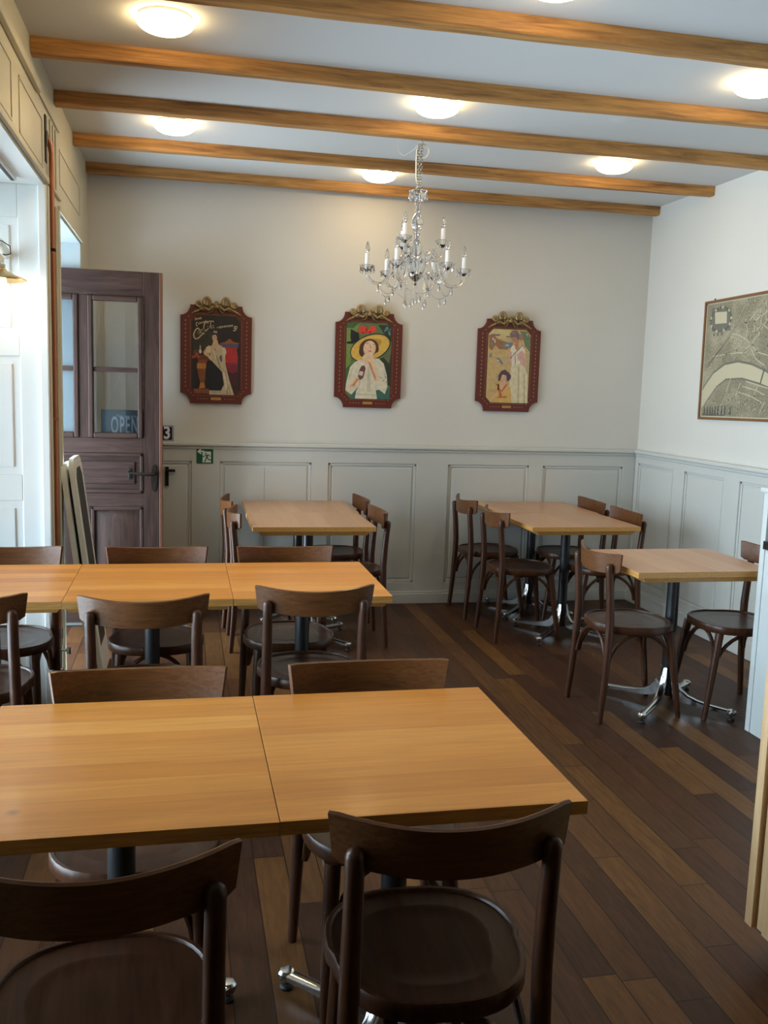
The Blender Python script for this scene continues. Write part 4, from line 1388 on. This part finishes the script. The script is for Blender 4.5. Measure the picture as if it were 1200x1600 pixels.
lo_ = [(1.09, 0.10), (0.92, 0.12), (0.80, 0.165), (0.727, 0.207), (0.633, 0.231), (0.463, 0.263), (0.288, 0.261), (0.186, 0.214), (0.086, 0.128), (0.03, 0.07)]
mpz([(u, v + 0.014) for u, v in up] + [(u, v - 0.010) for u, v in lo_], 1, 3)
mpz(up + lo_, 2, 1)
def street(pts, w=0.006, layer=3, mat=1):
    for q in ribbon(pts, w): mpz(q, layer, mat)
for s_ in ([(0.322, 0.538), (0.407, 0.52), (0.471, 0.493), (0.534, 0.461), (0.598, 0.412), (0.686, 0.391), (0.80, 0.36)], [(0.471, 0.493), (0.482, 0.55), (0.454, 0.615)],
           [(0.504, 0.605), (0.573, 0.661)], [(0.126, 0.405), (0.288, 0.413), (0.401, 0.416), (0.482, 0.412)], [(0.58, 0.543), (0.632, 0.572), (0.679, 0.547), (0.75, 0.50)],
           [(0.546, 0.618), (0.558, 0.533)], [(0.479, 0.435), (0.543, 0.466), (0.585, 0.509), (0.68, 0.60)], [(0.538, 0.432), (0.585, 0.373), (0.676, 0.331)],
           [(0.3, 0.171), (0.341, 0.26)], [(0.407, 0.158), (0.448, 0.228)], [(0.435, 0.176), (0.578, 0.146), (0.678, 0.112)], [(0.471, 0.21), (0.611, 0.186), (0.7, 0.157)],
           [(0.588, 0.146), (0.627, 0.208)], [(0.506, 0.239), (0.729, 0.196)], [(0.66, 0.039), (0.706, 0.118)], [(0.60, 0.66), (0.62, 0.56), (0.60, 0.50)], [(0.66, 0.70), (0.66, 0.60), (0.74, 0.55), (0.80, 0.60)],
           [(0.56, 0.60), (0.66, 0.64), (0.80, 0.66)], [(0.75, 0.50), (0.74, 0.40)], [(0.80, 0.60), (0.95, 0.55), (1.08, 0.60)], [(0.80, 0.36), (0.95, 0.33), (1.08, 0.36)], [(0.9, 0.7), (0.93, 0.4)]):
    street(s_)
street([(0.047, 0.365), (0.156, 0.428), (0.275, 0.505), (0.348, 0.577), (0.408, 0.653), (0.45, 0.712)], 0.014, 3, 3)
street([(0.047, 0.365), (0.156, 0.428), (0.275, 0.505), (0.348, 0.577), (0.408, 0.653), (0.45, 0.712)], 0.005, 4, 1)
street([(0.057, 0.334), (0.187, 0.438), (0.303, 0.527)], 0.006, 3, 2)
street([(0.681, 0.305), (0.652, 0.225)], 0.012, 4, 2)
rnd = random.Random(3)
for k in range(520):      # house blocks as small ink marks
    u, v = rnd.uniform(0.06, 1.08), rnd.uniform(0.04, 0.73)
    vb_ = 0.357 - abs(u - 0.42) ** 1.6 * 0.55
    if vb_ - 0.16 < v < vb_ + 0.02: continue
    if u < 0.34 and v > 0.54: continue
    if u < 0.46 and v > 0.42 and k % 3: continue
    a = rnd.uniform(0.004, 0.011); c = rnd.uniform(0.0025, 0.0065); ro = rnd.uniform(0, 180)
    mpz(ell(u, v, a, c, 4, rot=ro), 3, (2, 3, 1, 2)[k % 4])
mpz([(0.072, 0.713), (0.285, 0.699), (0.30, 0.56), (0.092, 0.565)], 2, 3)
for k in range(26):
    a = 2 * PI * k / 26
    mpz(ell(0.186 + 0.115 * math.cos(a), 0.635 + 0.075 * math.sin(a), 0.012, 0.008, 6, rot=k * 40), 3, 2 if k % 3 else 1)
mpz([(0.114, 0.685), (0.25, 0.679), (0.255, 0.607), (0.124, 0.611)], 4, 1)
for u in (0.12, 0.16, 0.21):
    mpz(ell(u, 0.553 - 0.01, 0.012, 0.012, 8), 3, 3)
for u, h in ((0.064, 0.045), (0.099, 0.05), (0.133, 0.052), (0.160, 0.048), (0.19, 0.058), (0.222, 0.055), (0.265, 0.062), (0.298, 0.058), (0.357, 0.05)):
    mpz([(u - 0.010, 0.034), (u + 0.010, 0.034), (u + 0.005, 0.034 + h), (u - 0.004, 0.034 + h)], 3, 2)
mpz([(0.04, 0.028), (0.30, 0.028), (0.30, 0.034), (0.04, 0.034)], 3, 2)
link('map_sheet', bm, [M['map_paper'], PAPER, INK, INK2], mp_, smooth=0)

# ------------------------------------------------------------------ chandelier
CX, CY = 1.216, 4.97
chd = thing('chandelier', 'clear crystal chandelier with nine white candle arms hanging from the ceiling', 'chandelier', (CX, CY, 0))
bm = bmesh.new()
tube(bm, [(0, 0, 2.899), (0, 0, 2.85), (0.012, 0, 2.84), (0.014, 0, 2.825), (0, 0, 2.815), (-0.012, 0, 2.826)], 0.003, 8)
lathe(bm, [(0, 2.899), (0.012, 2.899), (0.008, 2.885), (0, 2.884)], 14)
link('ceiling_hook', bm, M['white_cable'], chd)
# chains (two strands of links)
bm = bmesh.new()
for sx, n_ in ((-0.010, 17), (0.011, 16)):
    for i in range(n_):
        z = 2.815 - i * 0.0145
        ax = (i % 2)
        p = []
        for k in range(9):
            a = 2 * PI * k / 8
            dx, dz = 0.0080 * math.cos(a), 0.0105 * math.sin(a)
            p.append((sx * (1 - i / 30) + (dx if ax else 0), (0 if ax else dx), z + dz))
        tube(bm, p, 0.0023, 6, cap=False)
link('chain', bm, M['steel'], chd)
bm = bmesh.new()
pts = [(0.0, 0.004, 2.582), (-0.016, 0.0, 2.66), (-0.018, 0, 2.74), (-0.016, 0, 2.80), (-0.004, 0, 2.832)]
for k in range(17):
    a = math.radians(120 - k * 24)
    pts.append((0.020 + 0.030 * math.cos(a), 0.003 * k * 0.3, 2.795 + 0.034 * math.sin(a)))
tube(bm, pts, 0.0036, 8)
tube(bm, [(-0.004, 0, 2.832), (-0.03, 0.02, 2.80), (-0.07, 0.06, 2.775), (-0.09, 0.10, 2.80), (-0.10, 0.12, 2.8985)], 0.0012, 6)
link('cable', bm, M['white_cable'], chd)
# glass column
bm = bmesh.new()
lathe(bm, [(0.0, 2.582), (0.020, 2.584), (0.046, 2.590), (0.050, 2.584), (0.040, 2.570), (0.020, 2.560), (0.014, 2.545), (0.018, 2.53), (0.013, 2.515), (0.016, 2.49), (0.012, 2.475),
           (0.020, 2.462), (0.030, 2.44), (0.032, 2.42), (0.027, 2.40), (0.016, 2.385), (0.020, 2.378), (0.013, 2.36), (0.012, 2.335), (0.022, 2.322), (0.028, 2.30), (0.030, 2.27), (0.024, 2.245),
           (0.014, 2.23), (0.016, 2.20), (0.014, 2.17), (0.0, 2.165)], 24)
link('glass_column', bm, M['crystal'], chd)
bm = bmesh.new()
lathe(bm, [(0.0, 2.165), (0.020, 2.172), (0.038, 2.168), (0.040, 2.155), (0.030, 2.136), (0.016, 2.125), (0.010, 2.118), (0.013, 2.108), (0.006, 2.098), (0, 2.096)], 24)
link('hub', bm, M['chrome'], chd)
bm = bmesh.new()
tube(bm, [(0, 0, 2.17), (0, 0, 2.58)], 0.0035, 8)
link('core_rod', bm, M['chrome'], chd)


def drop(bm, x, y, z, s=1.0):
    lathe(bm, [(0, 0), (0.002 * s, -0.003 * s), (0.005 * s, -0.016 * s), (0.0075 * s, -0.026 * s), (0.005 * s, -0.034 * s), (0, -0.038 * s)], 6, (x, y, z))


def beads(bm, p0, p1, sag, n):
    for i in range(n + 1):
        f = i / n
        p = Vector(p0).lerp(Vector(p1), f)
        p.z -= sag * 4 * f * (1 - f)
        lathe(bm, [(0, -0.0035), (0.003, -0.0018), (0.003, 0.0018), (0, 0.0035)], 6, tuple(p))


def make_arm(prof, rend, zb):
    bm = bmesh.new()
    pts = []
    # Catmull-Rom through profile
    P_ = [Vector((r, 0, z)) for r, z in prof]
    P_ = [P_[0]] + P_ + [P_[-1]]
    for i in range(1, len(P_) - 2):
        for j in range(5):
            t_ = j / 5
            a, b_, c, d = P_[i - 1], P_[i], P_[i + 1], P_[i + 2]
            pts.append(0.5 * ((2 * b_) + (c - a) * t_ + (2 * a - 5 * b_ + 4 * c - d) * t_ ** 2 + (3 * b_ - a - 3 * c + d) * t_ ** 3))
    pts.append(P_[-1])
    tube(bm, pts, 0.0088, 12)
    # curl on top of the arm
    tube(bm, [Vector((prof[1][0] + 0.004 + 0.014 * math.cos(a), 0, prof[1][1] + 0.014 + 0.013 * math.sin(a))) for a in [math.radians(q) for q in range(-90, 200, 30)]], 0.004, 8)
    arm = link('arm', bm, M['crystal'], chd)
    bm = bmesh.new()
    lathe(bm, [(0, zb - 0.010), (0.009, zb - 0.010), (0.009, zb - 0.003), (0.015, zb - 0.002), (0.015, zb + 0.002), (0, zb + 0.002)], 14, (rend, 0, 0))
    link('socket', bm, M['dark_metal'], arm)
    bm = bmesh.new()
    lathe(bm, [(0.013, zb + 0.001), (0.026, zb + 0.006), (0.036, zb + 0.020), (0.040, zb + 0.024), (0.037, zb + 0.026), (0.024, zb + 0.011), (0.012, zb + 0.006)], 24, (rend, 0, 0), ripple=8, ramp=0.06, close=True)
    link('glass_cup', bm, M['crystal'], arm)
    bm = bmesh.new()
    lathe(bm, [(0, zb + 0.002), (0.0115, zb + 0.002), (0.0115, zb + 0.086), (0.009, zb + 0.089), (0, zb + 0.089)], 14, (rend, 0, 0))
    link('candle_sleeve', bm, M['wax'], arm)
    bm = bmesh.new()
    lathe(bm, [(0, zb + 0.089), (0.006, zb + 0.090), (0.0125, zb + 0.104), (0.0125, zb + 0.118), (0.008, zb + 0.134), (0.003, zb + 0.146), (0, zb + 0.150)], 14, (rend, 0, 0))
    link('bulb', bm, M['crystal'], arm)
    for k in range(5):
        a = 2 * PI * k / 5 + 0.3
        bm = bmesh.new()
        drop(bm, rend + 0.037 * math.cos(a), 0.037 * math.sin(a), zb + 0.018, 0.9)
        link('crystal_drop', bm, M['crystal'], arm, smooth=0)
    return arm


low = make_arm([(0.034, 2.150), (0.075, 2.225), (0.105, 2.235), (0.135, 2.165), (0.175, 2.105), (0.225, 2.105), (0.258, 2.135), (0.262, 2.160)], 0.262, 2.168)
LOWA = [-22, 38, 98, 158, -142, -82]
CHROT = math.degrees(-YAW) - 90     # direction of the camera seen from the chandelier (towards -y), turned by the view yaw


def arm_angle(th):
    # th: 0 = towards the camera, positive to the photo's right
    return math.radians(-90 - math.degrees(math.atan2(CX, CY)) + th)


low.rotation_euler = (0, 0, arm_angle(LOWA[0]))
for th in LOWA[1:]:
    c = copy_tree(low); c.rotation_euler = (0, 0, arm_angle(th))
upa = make_arm([(0.030, 2.160), (0.048, 2.215), (0.052, 2.262), (0.085, 2.285), (0.110, 2.255), (0.132, 2.262), (0.140, 2.298)], 0.140, 2.312)
upa.rotation_euler = (0, 0, arm_angle(-27))
for th in (93, 213):
    c = copy_tree(upa); c.rotation_euler = (0, 0, arm_angle(th))
# swags of beads between the arm bellies with a drop in the middle
_b = bmesh.new(); drop(_b, 0, 0, 0, 1.1)
drop0 = link('crystal_drop', _b, M['crystal'], chd, smooth=0)
first_drop = [True]


def hang(x, y, z):
    if first_drop[0]:
        first_drop[0] = False
        drop0.location = (x, y, z)
        return
    c = drop0.copy(); COL.objects.link(c); c.parent = chd; c.location = (x, y, z)


def string(p0, p1, sag, n):
    b_ = bmesh.new()
    beads(b_, p0, p1, sag, n)
    pts = []
    for i in range(n + 1):
        f = i / n
        p = Vector(p0).lerp(Vector(p1), f); p.z -= sag * 4 * f * (1 - f)
        pts.append(p)
    tube(b_, pts, 0.0006, 4)
    link('bead_string', b_, M['crystal'], chd, smooth=0)


for i in range(6):
    a0, a1 = arm_angle(LOWA[0] + 60 * i), arm_angle(LOWA[0] + 60 * (i + 1))
    p0 = (0.20 * math.cos(a0), 0.20 * math.sin(a0), 2.095)
    p1 = (0.20 * math.cos(a1), 0.20 * math.sin(a1), 2.095)
    string(p0, p1, 0.055, 22)
    hang((p0[0] + p1[0]) / 2, (p0[1] + p1[1]) / 2, 2.037)
    hang(*p0)
    am = (a0 + a1) / 2
    q2 = (0.060 * math.cos(am), 0.060 * math.sin(am), 2.04 - 0.012 * (i % 3))
    string((0.055 * math.cos(am), 0.055 * math.sin(am), 2.14), q2, 0, 12)
    hang(*q2)
    string((0.05 * math.cos(a0), 0.05 * math.sin(a0), 2.29), (0.125 * math.cos(a0), 0.125 * math.sin(a0), 2.235), 0.03, 10)
for k in range(8):
    a = 2 * PI * k / 8
    hang(0.046 * math.cos(a), 0.046 * math.sin(a), 2.582)

# ------------------------------------------------------------------ copper pipe
pp = thing('copper_pipe', 'vertical copper pipe running up beside the brown door into a dark wall hole', 'pipe', (XL + 0.018, 4.60, 0))
bm = bmesh.new()
pts = [(0, 0, 0.32), (0, 0, 2.42), (0, 0, 2.55), (-0.004, -0.010, 2.59), (-0.012, -0.022, 2.612), (-0.030, -0.035, 2.618)]
tube(bm, pts, 0.0110, 14)
link('pipe', bm, M['copper'], pp)
bm = bmesh.new()
box(bm, (-0.0175, -0.075, 2.50), (-0.012, -0.030, 2.70), 0.0)
lathe(bm, [(0, -0.002), (0.034, -0.002), (0.034, 0.002), (0, 0.002)], 20, (0, 0, 0))
vs = bm.verts[8:]
bmesh.ops.rotate(bm, verts=bm.verts[8:], cent=(0, 0, 0), matrix=Matrix.Rotation(PI / 2, 3, 'Y'))
bmesh.ops.translate(bm, verts=bm.verts[8:], vec=(-0.011, -0.040, 2.605))
link('wall_opening', bm, M['rubber'], pp)
for z in (0.55, 1.35, 2.12):
    bm = bmesh.new()
    box(bm, (-0.0175, -0.014, z), (0.0135, 0.014, z + 0.014), 0.003)
    link('pipe_clip', bm, M['dark_metal'] if z > 2 else M['copper'], pp)
bm = bmesh.new()
tube(bm, [(0.0, 0, 0.0), (0, 0, 0.33)], 0.016, 12)
lathe(bm, [(0, 0.13), (0.026, 0.13), (0.026, 0.15), (0, 0.15)], 16)
lathe(bm, [(0, 0.30), (0.022, 0.30), (0.022, 0.35), (0, 0.35)], 16)
link('valve_body', bm, M['chrome'], pp)
bm = bmesh.new()
tube(bm, [(0.01, 0, 0.24), (0.05, -0.01, 0.24)], 0.007, 10)
tube(bm, [(0.048, -0.01, 0.225), (0.048, -0.01, 0.255)], 0.012, 10)
link('valve_handle', bm, M['chrome'], pp)

# ------------------------------------------------------------------ leaning chalkboards
def aboard(xb, xt, y0, y1, h, label):
    t = thing('chalkboard', label, 'chalkboard', (xb, y0, 0), 0, 'folded chalkboards leaning by the door')
    ang = math.atan2(xb - xt, h)
    bm = bmesh.new()
    W_ = y1 - y0
    r = 0.09
    pts = [(0, 0), (W_, 0)] + [(W_ - r + r * math.cos(a), h - r + r * math.sin(a)) for a in [math.radians(q) for q in range(0, 91, 15)]] + \
          [(r + r * math.cos(a), h - r + r * math.sin(a)) for a in [math.radians(q) for q in range(90, 181, 15)]]
    prism(bm, pts, -0.012, 0.012, 'yz')
    f = link('frame', bm, flat('cream_board_frame', (0.80, 0.80, 0.73), 0.4), t, smooth=30)
    bm = bmesh.new()
    i_ = 0.065
    pts = [(i_, 0.16), (W_ - i_, 0.16), (W_ - i_, h - 0.10), (W_ - i_ - 0.06, h - 0.055), (i_ + 0.06, h - 0.055), (i_, h - 0.10)]
    prism(bm, pts, 0.0122, 0.0135, 'yz')
    prism(bm, pts, -0.0135, -0.0122, 'yz')
    link('board_face', bm, flat('blackboard_green', (0.022, 0.028, 0.024), 0.5), t)
    t.rotation_euler = (0, -ang, 0)
    t.location = (xb, y0, 0.004)
    return t


aboard(-0.456, -0.590, 4.84, 5.22, 1.12, 'cream-framed chalkboard leaning by the brown door, the one nearer the wall')
aboard(-0.412, -0.556, 4.86, 5.24, 1.15, 'cream-framed chalkboard leaning by the brown door, the outer and taller one')

# ------------------------------------------------------------------ lantern in the window recess
ln = thing('wall_lantern', 'lit porcelain and brass wall lantern in the window recess at the left edge', 'lantern', (-0.775, 4.27, 1.985))
bm = bmesh.new()
lathe(bm, [(0, 0.075), (0.024, 0.072), (0.034, 0.055), (0.034, 0.035), (0.040, 0.030), (0.040, 0.018), (0.036, 0.012), (0, 0.010)], 24)
tube(bm, [(0.0, 0, 0.06), (0, 0.0, 0.105), (0, 0.05, 0.135), (0, 0.13, 0.13), (0, 0.243, 0.10)], [0.020, 0.018, 0.017, 0.018, 0.022], 14)
link('porcelain_body', bm, M['porcelain'], ln)
bm = bmesh.new()
lathe(bm, [(0.030, 0.012), (0.042, 0.012), (0.046, 0.004), (0.075, -0.010), (0.122, -0.030), (0.126, -0.036), (0.121, -0.035), (0.074, -0.016), (0.042, -0.004), (0.030, -0.002)], 36)
link('shade', bm, M['brass'], ln)
bm = bmesh.new()
lathe(bm, [(0, -0.003), (0.036, -0.004), (0.042, -0.04), (0.042, -0.085), (0.034, -0.115), (0.018, -0.130), (0, -0.134)], 24)
link('glass', bm, M['lantern_glow'], ln)
bm = bmesh.new()
tube(bm, [(0.0, 0.02, 0.13), (0.03, 0.0, 0.125), (0.06, 0.0, 0.105), (0.062, 0.0, 0.075), (0.04, 0.0, 0.068), (0.03, 0.0, 0.072)], 0.0025, 8)
link('cable', bm, M['black_cable'], ln)

# ------------------------------------------------------------------ counters at the right
M['counter_paint'] = plain('white_counter_paint', (0.60, 0.64, 0.64), 0.4)
wc = thing('white_counter', 'white painted counter end with a black top at the right edge of the photo', 'counter', (2.6, 3.76, 0))
bm = bmesh.new()
box(bm, (0.0, -1.30, 0.0), (0.55, -0.036, 0.872))
link('cabinet', bm, M['counter_paint'], wc)
bm = bmesh.new()
box(bm, (-0.004, -0.034, 0), (0.60, 0.0, 1.13), 0.002)
link('end_panel', bm, M['counter_paint'], wc)
bm = bmesh.new()
box(bm, (-0.020, -0.045, 1.131), (0.62, 0.012, 1.153), 0.005)
link('cap', bm, M['counter_paint'], wc)
bm = bmesh.new()
box(bm, (-0.016, -1.32, 0.873), (0.60, -0.036, 0.912), 0.003)
link('worktop', bm, M['black_top'], wc)

pc = thing('pine_counter', 'light pine counter cut by the right edge, nearest the viewer', 'counter', (1.557, 2.18, 0))
bm = bmesh.new()
box(bm, (0.0, -0.032, 0.082), (0.60, 0.0, 0.93), 0.002)
link('end_panel', bm, M['pine'], pc)
bm = bmesh.new()
box(bm, (0.034, -1.6, 0.058), (0.60, -0.033, 0.93), 0)
link('cabinet', bm, M['pine'], pc)
for k in range(3):
    bm = bmesh.new()
    a, b_ = -0.04 - 0.5 * k, -0.53 - 0.5 * k
    x0, x1 = 0.012, 0.034
    for (q0, q1, z0, z1) in ((b_, b_ + 0.07, 0.085, 0.90), (a - 0.07, a, 0.085, 0.90), (b_ + 0.07, a - 0.07, 0.085, 0.165), (b_ + 0.07, a - 0.07, 0.82, 0.90)):
        box(bm, (x0, q0, z0), (x1, q1, z1), 0.002)
    box(bm, (x0 + 0.012, b_ + 0.07, 0.165), (x1, a - 0.07, 0.82))
    link('door', bm, M['pine'], pc)
bm = bmesh.new()
box(bm, (0.062, -1.6, 0), (0.58, -0.04, 0.057))
link('plinth', bm, M['grey_toe'], pc)
bm = bmesh.new()
box(bm, (0.012, -1.62, 0.931), (0.62, 0.0, 0.96), 0.003)
link('worktop', bm, M['black_top'], pc)

# the prototypes already stand in place; nothing else to do
bpy.context.view_layer.update()
